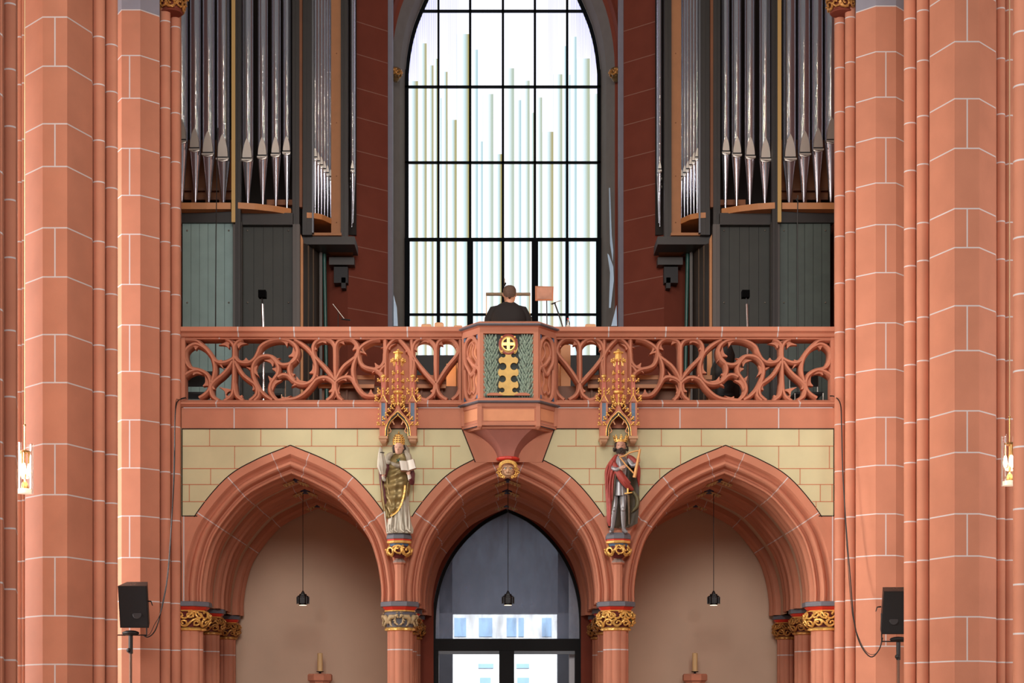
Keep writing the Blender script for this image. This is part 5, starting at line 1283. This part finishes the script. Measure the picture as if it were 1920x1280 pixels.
# mirror on a pole
mr = tag(empty('mirror', P(1021, 610, 1.5)), 'rectangular wood-framed mirror on a thin pole beside the organist', 'mirror')
b = MB(); b.poly([(1003.5, 536), (1038, 537), (1037, 562.5), (1003.5, 563)], 1.47, 1.5); b.build('frame', mat('frame_wood', (190, 112, 62), .5), mr, smooth=0)
b = MB(); b.poly([(1007, 538.5), (1035.5, 538.5), (1034, 560.5), (1007, 560.5)], 1.46, 1.468); b.build('glass', mat('mirror_reflection', (168, 112, 84), .45, metal=.2, noise=.4, nscale=4), mr, smooth=0)  # matte mottled brown paints in what the mirror reflects
b = MB(); b.tube([P(1025, 563, 1.5), P(1026, 640, 1.5), P(1026, 700, 1.5)], .008, 6); b.build('pole', DARKM, mr)
# microphone stands
def micstand(path, Y, r, label, head=None, base=GZF, extra=None):
    top = P(*path[0], Y); bot = P(*path[-1], Y); t = tag(empty('microphone_stand', (bot.x, Y, base)), label, 'microphone stand')
    b = MB(); b.tube([P(x, y, Y) for x, y in path]+[(bot.x, Y, base)], r, 6); b.build('pole', DARKM if r < .012 else mat('chrome_tube', (200, 196, 196), .2, metal=1), t)
    for q in range(3):
        b = MB(); a = q*2.1+.4; b.tube([(bot.x, Y, base+.12), (bot.x+.25*math.cos(a), Y+.25*math.sin(a), base+.01)], .009, 6); b.build('leg', BLACK, t)
    if head:
        for (x0, y0), (x1, y1), r_ in head: b = MB(); b.tube([P(x0, y0, Y-.03), P(x1, y1, Y-.03)], r_, 8); b.build('microphone' if r_ > .009 else 'boom', BLACK if r_ > .009 else TINM, t)
    return t
micstand([(409,242),(407,300),(405,440),(404,612)], 2.6, .008, 'very tall thin black microphone stand before the left organ case', [((409,240),(407,262),.011)])
micstand([(1496,366),(1495,440),(1496,612)], 2.6, .008, 'tall thin black microphone stand before the right organ case', [((1493,372),(1497,380),.012)])
micstand([(634,586),(634,612)], 1.8, .007, 'low microphone stand with slanting boom left of the window', [((624,570),(645,597),.006),((640,598),(657,600),.011)], base=6.14)
micstand([(1040,568),(1048,590),(1055,612)], 1.3, .011, 'black microphone stand with boom right of the organist and mirror', [((1032,570),(1052,563),.006),((1034,570),(1042,567),.011)], base=6.14)
micstand([(946,548),(946,612)], 2.0, .007, 'thin microphone stand just behind the head of the organist', [((946,522),(946,532),.007),((948,530),(945,536),.014)], base=6.14)
# camera-like small speakers on silver poles
def gadget(px, label, s):
    t = tag(empty('monitor_stand', (XX(px, 1.0), 1.0, GZF)), label, 'stand')
    b = MB(); b.pbox(px-7, 543, px+7, 556.5, .95, 1.07); b.build('black_box', mat('matt_black', (8, 8, 9), .9, spec=.05), t, smooth=0)
    b = MB(); b.tube([P(px, 556, 1.0), P(px+1, 571, 1.0)], .009, 6); b.tube([P(px+6*s, 560, 1.0), P(px+6*s, 571, 1.0)], .005, 5); b.build('bracket', BLACK, t)
    b = MB(); b.tube([P(px+1, 570, 1.0), P(px+2.5, 612, 1.0), (XX(px+3, 1.0), 1.0, GZF)], .018, 10); b.build('pole', mat('chrome_tube', (200, 196, 196), .2, metal=1), t)
gadget(491, 'small black box on a silver pole behind the left balustrade', 0); gadget(1399, 'small black box on a silver pole behind the right balustrade', 1)
# bottle and little things along the rail
RZ = ZZ(611.5, -.06)
bo = tag(empty('water_bottle', P(1065, 611, .1)), 'clear plastic water bottle with red cap on the balustrade rail', 'bottle'); bo.location.z = RZ
c_ = P(1065, 611, .1); 
gl = mat('clear_plastic', (214, 222, 228), .15); gl.node_tree.nodes['Principled BSDF'].inputs['Transmission Weight'].default_value = .85
b = MB(); b.lathe((c_.x, c_.y, 0), [(.024, RZ), (.026, RZ+.01), (.026, RZ+.085), (.02, RZ+.105), (.011, RZ+.12), (.011, RZ+.13)], 16); b.build('body', gl, bo)
b = MB(); b.lathe((c_.x, c_.y, 0), [(.013, RZ+.128), (.013, RZ+.145)], 12); b.build('cap', mat('red_cap', (214, 54, 44), .4), bo)
b = MB(); b.lathe((c_.x, c_.y, 0), [(.0265, RZ+.02), (.0265, RZ+.05)], 16); b.build('label_band', CREAM, bo)
for i, (x0, x1, y0, lab) in enumerate(((790, 809, 603, 'flat tan wooden block on the rail, leftmost of the three'), (815, 832, 600, 'tan block with dark lined edges on the rail, middle of the three'), (851, 867, 605.5, 'low tan block on the rail beside the pulpit corner'), (1097, 1117, 603, 'tan wooden block on the rail right of the water bottle'))):
    b = MB(); p = XX(x0, .12); q = XX(x1, .12); h_ = (612.5-y0)*k(.12)+.0
    b.loft([[(p, .08, RZ), (q, .08, RZ), (q, .2, RZ), (p, .2, RZ)], [(p+.002, .08, RZ+h_*.8), (q-.002, .08, RZ+h_*.8), (q-.002, .2, RZ+h_*.8), (p+.002, .2, RZ+h_*.8)], [(p+.02, .1, RZ+h_), (q-.02, .1, RZ+h_), (q-.02, .18, RZ+h_), (p+.02, .18, RZ+h_)]])
    tag(b.build('wooden_block', mat('tan_wood', (222, 168, 122), .6), smooth=0), lab, 'block')
# long low benches seen through the tracery
def long_bench(x0, x1, label, Y=1.0):
    t = tag(empty('choir_bench', (XX((x0+x1)/2, Y), Y, GZF)), label, 'bench')
    for y0, y1, dy in ((703, 711, 0), (721.5, 728.5, -.05)):
        b = MB(); b.box((XX(x0, Y), Y+dy, ZZ(y1, Y)), (XX(x1, Y), Y+dy+.045, ZZ(y0, Y))); b.build('rail', WOOD, t, smooth=0)
    b = MB(); b.box((XX(x0, Y), Y+.02, ZZ(721, Y)), (XX(x1, Y), Y+.05, ZZ(711, Y))); b.build('back_panel', BWOOD, t, smooth=0)
    for x in (x0+8, (x0+x1)/2, x1-8):
        b = MB(); b.box((XX(x-2, Y), Y+.051, GZF), (XX(x+2, Y), Y+.1, ZZ(703.5, Y))); b.build('leg', BWOOD, t, smooth=0)
long_bench(597, 702, 'long orange wooden bench seen through the left tracery', .45); long_bench(782, 836, 'short orange wooden bench left of the console', .45)
long_bench(1102, 1335, 'long orange wooden bench seen through the right tracery', .45)
# black draped cover behind the right tracery
t = tag(empty('draped_cover', (XX(1357, .9), .9, GZF)), 'black cloth draped over a stand behind the right tracery', 'cloth'); b = MB()
rings = []
for y, xl, xr in ((745,1330,1392),(715,1332,1388),(690,1334,1375),(665,1345,1378),(648,1355,1372),(641,1360,1368)):
    c_ = P((xl+xr)/2, y, .9); r = (xr-xl)/2*k(.9); rings.append([(c_.x+r*(1+.08*math.sin(5*a*PI/12))*math.cos(a*PI/12), .9+r*.6*math.sin(a*PI/12), c_.z) for a in range(24)])
b.loft(rings); b.build('cloth', BLACK, t, smooth=60)
# chair frames and equipment low behind the tracery
def chair(px, Y, label):
    t = tag(empty('folding_chair', (XX(px, Y), Y, GZF)), label, 'chair'); x = XX(px, Y); w = .2
    b = MB(); b.box((x-w, Y-.2, GZF+.44), (x+w, Y+.2, GZF+.47)); b.build('seat', BLACK, t, smooth=0)
    b = MB(); b.box((x-w, Y+.18, GZF+.62), (x+w, Y+.2, GZF+.84)); b.build('backrest', BLACK, t, smooth=0)
    for sx in (-1, 1):
        for sy in (-1, 1): b = MB(); b.tube([(x+sx*w, Y+sy*.2, GZF), (x+sx*w, Y+sy*.2, GZF+(.45 if sy < 0 else .85))], .011, 6); b.build('leg', TINM, t)
chair(372, 1.5, 'black folding chair behind the leftmost tracery loop'); chair(505, 1.6, 'black folding chair behind the whirling tracery at left'); chair(1512, 1.5, 'black folding chair behind the rightmost tracery loop')
b = MB(); A_ = P(1290, 740, .6); A_.z = GZF+.012; b.tube([P(1283, 706, .6), A_], .012, 6); b.tube([P(1295, 706, .6), A_], .012, 6); tag(b.build('wooden_slat_rack', WOOD), 'pale slanting wooden slats leaning behind the right tracery', 'slats')
for i, (x0, x1) in enumerate(((1318, 1326),)): 
    b = MB(); pa_ = P(1326, 655, 1.8); pb2 = P(1334, 655, 1.8); b.box((pa_.x, 1.8, GZF), (pb2.x, 1.84, pa_.z)); tag(b.build('wooden_post', WOOD, smooth=0), 'orange wooden post behind the whirling tracery at right', 'post')
# added sheets coloured as the bright reflections beside the window
SLV = mat('reflection_tone', (150, 170, 190), .4, metal=.3)
for i, (pts, lab) in enumerate(((((1142,352),(1144,352),(1147,440),(1150,470),(1149,490),(1144,455)), 'jagged sheet standing for a bright reflection right of the window, topmost'), (((1139,475),(1142,478),(1150,500),(1151,525),(1145,577),(1142,577),(1144,510)), 'jagged sheet standing for a bright reflection right of the window, lower'),
        (((1146,611),(1156,572),(1157,611)), 'triangular sheet standing for a bright reflection at the right window shaft'), (((738,552),(744,576),(746,611),(738,611)), 'pointed sheet standing for a bright reflection at the left window shaft'))):
    b = MB(); b.poly(pts, 5.2 if i > 1 else 5.35, 5.22 if i > 1 else 5.38); tag(b.build('reflection_sheet', SLV, smooth=0), lab, 'reflection')

# ================================================================ PORCH: ENTRANCE, LAMPS, CANDLES
YD = 3.55
dr = struct(empty('door_1', P(951, 1300, YD))); FR = mat('black_frame', (12, 11, 12), .6, spec=.2)
b = MB(); b.pbox(811, 1197, 1090, 1219, YD-.03, YD+.08); b.pbox(811, 1214, 822, 1570, YD-.02, YD+.08); b.pbox(1078, 1214, 1090, 1570, YD-.02, YD+.08); b.pbox(936, 1214, 964, 1570, YD-.02, YD+.08)
arcp = [(813,1200),(814,1150),(820,1110),(832,1072),(852,1035),(880,1002),(912,976),(951,957)]
for s in (0, 1): b.ribbon([((1902-x) if s else x, y) for x, y in arcp], YD, [(-.03, -.02), (.02, -.02), (.02, .06), (-.03, .06)], smooth=4)
b.build('frame', FR, dr, smooth=0)
b = MB()
for s in (0, 1): b.ribbon([((1902-x) if s else x, y) for x, y in arcp], YD, [((-1 if s else 1)*.028, -.04), ((-1 if s else 1)*.34, -.04), ((-1 if s else 1)*.34, .1), ((-1 if s else 1)*.028, .1)], smooth=4)
b.build('stone_surround', DSTONE, dr, smooth=30)
b = MB(); b.pbox(822, 1219, 936, 1226, YD, YD+.05); b.pbox(964, 1219, 1078, 1226, YD, YD+.05); b.build('leaf_rail', mat('grey_frame', (96, 104, 112), .4), dr, smooth=0)
gmt = bpy.data.materials.new('reflection_haze_glass'); gmt.use_nodes = True; nt = gmt.node_tree; nt.nodes.remove(nt.nodes['Principled BSDF'])
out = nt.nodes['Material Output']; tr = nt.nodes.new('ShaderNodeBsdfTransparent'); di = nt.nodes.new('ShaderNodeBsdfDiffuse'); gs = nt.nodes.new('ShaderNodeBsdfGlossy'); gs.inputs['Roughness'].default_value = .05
di.inputs[0].default_value = (.36, .44, .60, 1); no = nt.nodes.new('ShaderNodeTexNoise'); no.inputs['Scale'].default_value = 3.5; no.inputs['Detail'].default_value = 8; tcn = nt.nodes.new('ShaderNodeTexCoord'); mpn = nt.nodes.new('ShaderNodeMapping'); mpn.inputs['Scale'].default_value = (1.6, 1, .55); nt.links.new(tcn.outputs['Object'], mpn.inputs[0]); nt.links.new(mpn.outputs[0], no.inputs['Vector'])  # bluish diffuse and noise smudges paint the nave's reflection into the panes
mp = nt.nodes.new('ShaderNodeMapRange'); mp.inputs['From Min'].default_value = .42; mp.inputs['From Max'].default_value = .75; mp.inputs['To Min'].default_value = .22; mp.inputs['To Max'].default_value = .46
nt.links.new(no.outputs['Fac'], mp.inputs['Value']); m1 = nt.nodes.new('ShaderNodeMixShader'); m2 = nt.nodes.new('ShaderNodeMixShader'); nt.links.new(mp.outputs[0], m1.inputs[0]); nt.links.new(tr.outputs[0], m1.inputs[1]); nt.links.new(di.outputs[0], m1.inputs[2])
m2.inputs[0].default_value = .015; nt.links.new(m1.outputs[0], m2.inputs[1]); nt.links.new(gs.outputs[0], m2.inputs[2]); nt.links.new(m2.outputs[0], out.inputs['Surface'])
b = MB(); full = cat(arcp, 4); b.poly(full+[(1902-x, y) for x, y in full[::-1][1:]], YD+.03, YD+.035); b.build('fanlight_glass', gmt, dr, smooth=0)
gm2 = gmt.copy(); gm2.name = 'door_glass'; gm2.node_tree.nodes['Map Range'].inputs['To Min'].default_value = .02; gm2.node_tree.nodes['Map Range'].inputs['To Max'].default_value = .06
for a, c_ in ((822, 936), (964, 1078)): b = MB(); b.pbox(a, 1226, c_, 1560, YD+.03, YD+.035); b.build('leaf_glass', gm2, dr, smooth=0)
for s, nm in ((-1, 'trim_3'), (1, 'trim_4')):
    b = MB(); xa, xb = (XX(788, 3.5), XX(813, 3.5)) if s < 0 else (XX(1089, 3.5), XX(1114, 3.5)); b.box((xa, 3.46, 0), (xb, 3.64, ZZ(1080, 3.5))); struct(b.build(nm, DSTONE, smooth=0))
# vestibule beyond the glass and the bright street front outside
VB = mat('vestibule_grey', (120, 126, 140), .8, noise=.25, nscale=1.5); VW = mat('vestibule_white', (226, 228, 232), .8)
b = MB(); b.box((XC-2.2, 6.5, ZZ(1149, 6.5)), (XC+2.2, 6.9, 6)); b.box((XC-2.2, 4.0, ZZ(900, 4)), (XC+2.2, 6.5, ZZ(900, 4)+.1)); 
b.box((XC-2.2, 6.5, 0), (XX(848, 6.5), 6.9, 6)); b.box((XX(1046, 6.5), 6.5, 0), (XC+2.2, 6.9, 6)); struct(b.build('wall_vestibule', VB, smooth=0))
for s, nm in ((-1, 'trim_1'), (1, 'trim_2')):
    b = MB(); x = XX(951, 3.75)+s*.0
    if s < 0: b.box((XX(800, 3.8), 3.75, 0), (XX(823, 3.8), 3.9, 4.4))
    else: b.box((XX(1067, 3.8), 3.75, 0), (XX(1100, 3.8), 3.9, 4.4))
    struct(b.build(nm, VW, smooth=0))
st_ = tag(empty('street_building', (XX(950, 16), 16, 0)), 'bright white building across the street seen through the entrance glass', 'building')
b = MB(); b.box((XC-5, 16, 0), (XC+5, 16.5, 9)); wl_ = b.build('wall', mat('white_render', (236, 238, 240), .9), st_, smooth=0)
bw = mat('pale_blue_window', (160, 196, 232), .4)
for a, c_ in ((852, 874), (898, 923), (950, 968), (972, 982), (1016, 1034)): b = MB(); b.pbox(a, 1158, c_, 1193, 15.97, 16.0); b.build('window', bw, st_, smooth=0)
for a, c_, y0, y1 in ((897, 925, 1244, 1252), (900, 920, 1270, 1282), (968, 992, 1244, 1252), (970, 992, 1270, 1282)): b = MB(); b.pbox(a, y0, c_, y1, 15.97, 16.0); b.build('window', bw, st_, smooth=0)
area('vestibule_fill_light', (XC, 5.4, 5.1), (XC, 5.3, 0), 2.0, .8, 22, (.88, .94, 1.0))  # fill light added under the vestibule ceiling, facing down
area('daylight_outside', (XC, 9.5, 7.5), (XC, 16, 3), 6, 4, 1500, (0.92, 0.96, 1.0))
b = MB(); b.box((XC-6, 8, -.1), (XC+6, 17, 0)); struct(b.build('floor_street', mat('paving', (170, 170, 172), .8), smooth=0))
# pendant lamps of the porch
BR = mat('lamp_glow', (255, 232, 190), .5, emit=(255, 236, 200), estr=2.2)
for px, lab in ((568, 'black lantern-shaped pendant lamp hanging in the left porch bay'), (952.5, 'black lantern-shaped pendant lamp hanging before the entrance glass'), (1338, 'black lantern-shaped pendant lamp hanging in the right porch bay')):
    YP = 1.75 if px != 952.5 else 1.3; c_ = P(px, 1134, YP); kk = k(YP)
    t = tag(empty('pendant_lamp', c_), lab, 'lamp', 'pendant lamps of the porch')
    zt_ = ZZ({568: 903, 952.5: 893, 1338: 903}[px], YP)
    b = MB(); b.tube([(c_.x, YP, c_.z+25*kk), (c_.x, YP, zt_+.15)], .005, 6); b.build('cord', BLACK, t)
    b = MB(); b.loft([ngon((c_.x, YP), R*kk, c_.z+h*kk, 8) for R, h in ((7.5, 0), (7.5, 2.5), (11.5, 3), (12, 14), (11, 15), (10.5, 17), (7.5, 18), (7, 20.5), (4, 21), (3, 24), (1, 27))]); b.build('housing', BLACK, t, smooth=0)
    for q in range(8):
        a = q*PI/4; b = MB(); b.box((c_.x+11.3*kk*math.cos(a)-.006, YP+11.3*kk*math.sin(a)-.006, c_.z+2*kk), (c_.x+11.3*kk*math.cos(a)+.006, YP+11.3*kk*math.sin(a)+.006, c_.z+15.5*kk)); b.build('corner_bar', BLACK, t, smooth=0)
    b = MB(); b.lathe((c_.x, YP, 0), [(.0, c_.z-.004), (7*kk, c_.z-.004), (7*kk, c_.z)], 16); b.build('glowing_glass', BR, t)
    l = bpy.data.lights.new('pendant_light', 'SPOT'); l.energy = 22; l.color = (1, .82, .6); l.spot_size = 2.3; l.spot_blend = .6; l.shadow_soft_size = .05
    lo = bpy.data.objects.new('pendant_light', l); COL.objects.link(lo); lo.location = (c_.x, YP, c_.z-.03)
# candle stands
for px, lab, s in ((600, 'cream candle on a red stone pedestal, left porch bay', 1), (1303, 'cream candle on a red stone pedestal, right porch bay', -1)):
    YQ = 3.2; c_ = P(px, 1258, YQ); kk = k(YQ); x = c_.x; zt_ = ZZ(1263, YQ)
    t = tag(empty('stone_pedestal', (x, YQ, 0)), lab.replace('cream candle on a red stone pedestal', 'octagonal red stone pedestal under a candle'), 'pedestal', 'candle pedestals')
    b = MB(); b.loft([ngon((x, YQ), R*kk, z_, 8) for R, z_ in ((22, 0), (22, .12), (15, .2), (15, zt_-.22), (20, zt_-.12), (24, zt_-.1), (24, zt_-.02), (22, zt_))]); b.build('pillar', STONE, t, smooth=0)
    cd = tag(empty('candle', (x, YQ, zt_)), lab, 'candle', 'altar candles')
    b = MB(); b.lathe((x, YQ, 0), [(.05, zt_), (.02, zt_+.006), (.014, zt_+.025), (.05, zt_+.03), (.058, zt_+.04), (.03, zt_+.04)], 14); b.build('holder', BLACK, cd)
    b = MB(); b.lathe((x, YQ, 0), [(5*kk, zt_+.035), (5*kk, zt_+.035+34*kk), (4*kk, zt_+.035+35*kk)], 16); b.build('wax', mat('beeswax', (222, 186, 132), .6), cd)
    b = MB(); b.tube([(x, YQ, zt_+.03+35*kk), (x+.002, YQ, zt_+.045+35*kk)], .003, 5); b.build('wick', BLACK, cd)
# painted crowns of the ribs
BLU = mat('boss_blue', (44, 50, 84), .6)
for ci, c in enumerate(C3):
    for Y, nm in ((.66, 'near'), (1.78, 'middle'), (3.36, 'far')):
        x = XX(c); z_ = ZZ(off(len(HF)-1, -4)[1])
        t = tag(empty('painted_boss', (x, Y, z_-.05)), 'blue and gold painted crown of the %s rib in the %s porch bay' % (nm, names[ci]), 'boss')
        b = MB(); b.ball((x, Y, z_+.01), (.06, .10, .035) if nm == 'near' else (.09, .12, .045), 12, 6); b.build('boss_core', BLU, t)
        for s in (-1, 1):
            i0 = len(HF)-5; px_, py_ = off(i0, -3); p2x, p2y = off(i0+2, -3)
            A = Vector((XX(c+s*px_), 0, ZZ(py_))); B_ = Vector((XX(c+s*p2x), 0, ZZ(p2y))); tt = (B_-A).normalized()
            b = MB()
            for q in range(-1, 2):
                for r_ in range(-1, 2):
                    cc_ = A+tt*(q*.045); b.ball((cc_.x, Y+r_*.05, cc_.z-.018), .017 if (q or r_) else .024, 6, 4)
            for q in (-1.7, 1.7):
                cc_ = A+tt*(q*.045); b.tube([(cc_.x, Y-.085, cc_.z-.012), (cc_.x, Y+.085, cc_.z-.012)], .008, 5)
            for r_ in (-.085, .085): b.tube([A+tt*(-.077)+Vector((0, Y+r_, -.012)), A+tt*.077+Vector((0, Y+r_, -.012))], .008, 5)
            b.build('gilt_lozenge', mat('lozenge_gold', (214, 184, 128), .5, metal=.2), t, smooth=60)

# ================================================================ LOUDSPEAKERS, CABLES, GLASS LAMPS
def speaker(x0, x1, ytop, ybot, polex, Y, label, lab2, mirx):
    c_ = P((x0+x1)/2, (ytop+ybot)/2, Y); w = (x1-x0)*k(Y)/2; h = (ybot-ytop)*k(Y)/2*.985; D = .30
    t = tag(empty('loudspeaker', (c_.x, Y+.12, c_.z-h)), label, 'loudspeaker')
    R = Matrix.Rotation(math.radians(14), 3, 'X')
    def q(x, y, z): v = R @ Vector((x, y, z)); return c_+v
    b = MB(); b.loft([[q(-w, 0, z), q(w, 0, z), q(w*.72, D, z), q(-w*.72, D, z)] for z in (-h, h)]); b.build('cabinet', BLACK, t, smooth=0)
    b = MB(); b.loft([[q(-w*.94, -.012, z), q(w*.94, -.012, z), q(w*.94, 0.0, z), q(-w*.94, 0.0, z)] for z in (-h*.96, h*.96)]); b.build('grille', mat('grille_cloth', (28, 27, 28), .9, bump=.3, bscale=200), t, smooth=0)
    b = MB(); cc = q(w*.25*mirx, -.012, -h*.35); b.lathe((0, 0, 0), [(.001, 0), (.055, 0), (.05, .004), (.001, .004)], 20); b.v = [Vector((cc.x+v.x, cc.y-v.z, cc.z+v.y)) for v in b.v]; b.build('woofer', mat('woofer_grey', (44, 43, 45), .6), t)
    for sx in (-1, 1):
        for sy in (.08, .16): b = MB(); b.ball(q(sx*.02-.01, sy, h), .007, 6, 4); b.build('screw', mat('chrome_tube', (200, 196, 196), .2, metal=1), t)
    # yoke bracket and stand
    s = tag(empty('speaker_stand', (XX(polex, Y+.1), Y+.1, 0)), lab2, 'stand')
    X0 = XX(polex, Y+.1); zb = c_.z-h-.07
    b = MB(); b.tube([(X0-w-.02, Y+.1, c_.z-.0), (X0-w-.02, Y+.1, zb-.01), (X0+w+.02, Y+.1, zb-.01), (X0+w+.02, Y+.1, c_.z)], .011, 6); b.build('yoke', BLACK, s, smooth=0)
    b = MB(); b.ball((X0, Y+.1, zb+.015), (.11, .07, .035), 14, 6); b.build('top_plate', BLACK, s)
    b = MB(); b.tube([(X0, Y+.1, zb), (X0, Y+.1, zb-.24)], .027, 10); b.ball((X0-.02, Y+.08, zb-.2), .03, 8, 5); b.build('collar', BLACK, s)
    b = MB(); b.tube([(X0, Y+.1, zb-.2), (X0, Y+.1, .15)], .017, 10); b.build('pole', mat('brown_tube', (112, 84, 70), .35, metal=.5), s)
    b = MB(); sx = X0+mirx*(w+.03); b.tube([(sx, Y+.1, c_.z+h*.3), (sx+mirx*.05, Y+.08, c_.z+h*.28), (sx+mirx*.07, Y+.07, c_.z+h*.08)], [.009, .008, .006], 6); b.build('lock_handle', BLACK, s)
    for i in range(3):
        a = i*2.09+.5; b = MB(); b.tube([(X0, Y+.1, .75), (X0+.45*math.cos(a), Y+.1+.45*math.sin(a), .015)], .013, 8); b.build('leg', BLACK, s)
speaker(223, 277, 1097, 1178, 245, -1.7, 'black loudspeaker before the left wall pier', 'black speaker stand before the left wall pier', 1)
speaker(1655, 1712, 1107, 1190, 1684.5, -1.7, 'black loudspeaker half hidden behind the right nave pier', 'brown speaker stand half hidden behind the right nave pier', -1)
def cable(pts, r, lab):
    b = MB(); n = len(pts); W = [P(x, y, Y) for x, y, Y in pts]; W = [Vector(v) for v in cat([tuple(v) for v in W], 5)]; b.tube(W, r, 6); tag(b.build('cable', BLACK), lab, 'cable')
cable([(349,745,-.06),(338,748,-.09),(331,757,-.45),(328,790,-.6),(327,880,-.65),(321,990,-.7),(314,1080,-.8),(305,1130,-1.0),(296,1168,-1.3),(288,1186,-1.5),(277,1194,-1.6),(268,1190,-1.6)], .008, 'thick black cable running down from the balcony to the left loudspeaker')
cable([(350,747,-.06),(336,750,-.1),(329,762,-.5),(325,900,-.7),(317,1060,-.85),(304,1140,-1.1),(290,1170,-1.4),(281,1188,-1.55),(272,1192,-1.6)], .004, 'thin black cable beside the thick one, left of the arcade')
cable([(1556,742,-.06),(1566,744,-.09),(1576,758,-.45),(1578,800,-.6),(1580,880,-.65),(1586,980,-.7),(1594,1080,-.8),(1601,1160,-1.0),(1612,1205,-1.2),(1632,1231,-1.4),(1648,1218,-1.55),(1655,1195,-1.6)], .008, 'thick black cable looping down to the right loudspeaker')
cable([(1584,960,-.72),(1590,1060,-.8),(1598,1150,-1.0),(1610,1195,-1.2),(1625,1222,-1.35),(1640,1226,-1.45),(1650,1212,-1.55),(1654,1190,-1.6)], .004, 'thin black cable looping beside the thick one at right')
GLS = bpy.data.materials.new('lamp_glass'); GLS.use_nodes = True; nt = GLS.node_tree; nt.nodes.remove(nt.nodes['Principled BSDF']); o_ = nt.nodes['Material Output']
t1 = nt.nodes.new('ShaderNodeBsdfTransparent'); g1 = nt.nodes.new('ShaderNodeBsdfGlossy'); g1.inputs['Roughness'].default_value = .08; fr = nt.nodes.new('ShaderNodeLayerWeight'); fr.inputs[0].default_value = .35; mx = nt.nodes.new('ShaderNodeMixShader')
nt.links.new(fr.outputs['Facing'], mx.inputs[0]); nt.links.new(t1.outputs[0], mx.inputs[1]); nt.links.new(g1.outputs[0], mx.inputs[2]); nt.links.new(mx.outputs[0], o_.inputs['Surface'])
BULB = mat('lit_bulb', (255, 220, 170), .4, emit=(255, 214, 160), estr=14)
BRASS = mat('brass', (212, 170, 110), .25, metal=.9)
for px, lab in ((46.5, 'lit glass cylinder lamp hanging at the left edge'), (1893, 'lit glass cylinder lamp hanging at the right edge')):
    YL = -6.2; kk = k(YL); c_ = P(px, 925, YL); dz = 0 if px < 100 else 15*kk; z0_ = c_.z+dz
    t = tag(empty('hanging_glass_lamp', (c_.x, YL, z0_)), lab, 'lamp')
    H_ = 94*kk; R_ = 15.5*kk
    b = MB(); rg = [[(c_.x+R_*math.cos(a*PI/16), YL+R_*math.sin(a*PI/16), z) for a in range(32)] for z in (z0_, z0_+H_)]; b.loft(rg, cap=False); b.build('glass_cylinder', GLS, t, smooth=60)
    b = MB(); b.lathe((c_.x, YL, 0), [(.3*R_, z0_), (R_*.8, z0_), (R_*.82, z0_+8*kk), (R_*.5, z0_+9*kk)], 24); b.build('base', mat('lamp_opal', (240, 232, 220), .4, emit=(255, 232, 200), estr=.6), t)
    for q in range(3):
        a = q*2.094+.6; x, y = c_.x+.5*R_*math.cos(a), YL+.5*R_*math.sin(a)
        b = MB(); b.lathe((x, y, 0), [(.003, z0_+34*kk), (.016, z0_+37*kk), (.021, z0_+44*kk), (.016, z0_+51*kk), (.006, z0_+58*kk)], 12); b.build('bulb', BULB, t)
        b = MB(); b.tube([(x, y, z0_+56*kk), (x, y, z0_+78*kk)], .009, 8); b.build('socket', BRASS, t)
    b = MB(); b.lathe((c_.x, YL, 0), [(R_*.7, z0_+76*kk), (R_*.75, z0_+79*kk), (R_*.2, z0_+82*kk)], 20); b.build('disc', BRASS, t)
    b = MB(); b.tube([(c_.x, YL, z0_+8*kk), (c_.x, YL, z0_+128*kk)], .008, 8); b.ball((c_.x, YL, z0_+128*kk), .013, 8, 6); b.lathe((c_.x, YL, 0), [(.04, z0_+9*kk), (.03, z0_+18*kk), (.01, z0_+24*kk)], 14); b.build('stem', BRASS, t)
    b = MB(); b.tube([(c_.x, YL, z0_+128*kk), (c_.x, YL, 12.5)], .005, 6); b.build('cord', mat('pale_cord', (226, 196, 150), .4), t)
    l = bpy.data.lights.new('lamp_light', 'POINT'); l.energy = 14; l.color = (1, .78, .5); l.shadow_soft_size = .05
    lo = bpy.data.objects.new('lamp_light', l); COL.objects.link(lo); lo.location = (c_.x, YL, z0_+.2)
# gilded leaf capitals at the heads of the twin shafts
for px, s, lab in ((325, -1, 'carved gilt capital on the twin shafts at the top left'), (1580, 1, 'carved gilt capital on the twin shafts at the top right')):
    Yq = -.28; c_ = P(px-3*s if s > 0 else px-3, 8, Yq); t = tag(empty('shaft_capital', (c_.x, Yq, ZZ(24, Yq))), lab, 'capital')
    b = MB(); b.lathe((c_.x, Yq, 0), [(.135, ZZ(26, Yq)), (.15, ZZ(24, Yq)), (.135, ZZ(22, Yq)), (.15, ZZ(8, Yq)), (.19, ZZ(-6, Yq)), (.2, ZZ(-14, Yq))], 20); b.build('bell', DSTONE, t)
    b = MB(); foliage(b, (c_.x, Yq), ZZ(22, Yq), ZZ(-12, Yq), lambda u: .145+.05*u, 9, 2, 12, tr=.012); b.build('leaves', DGOLD, t, smooth=60)
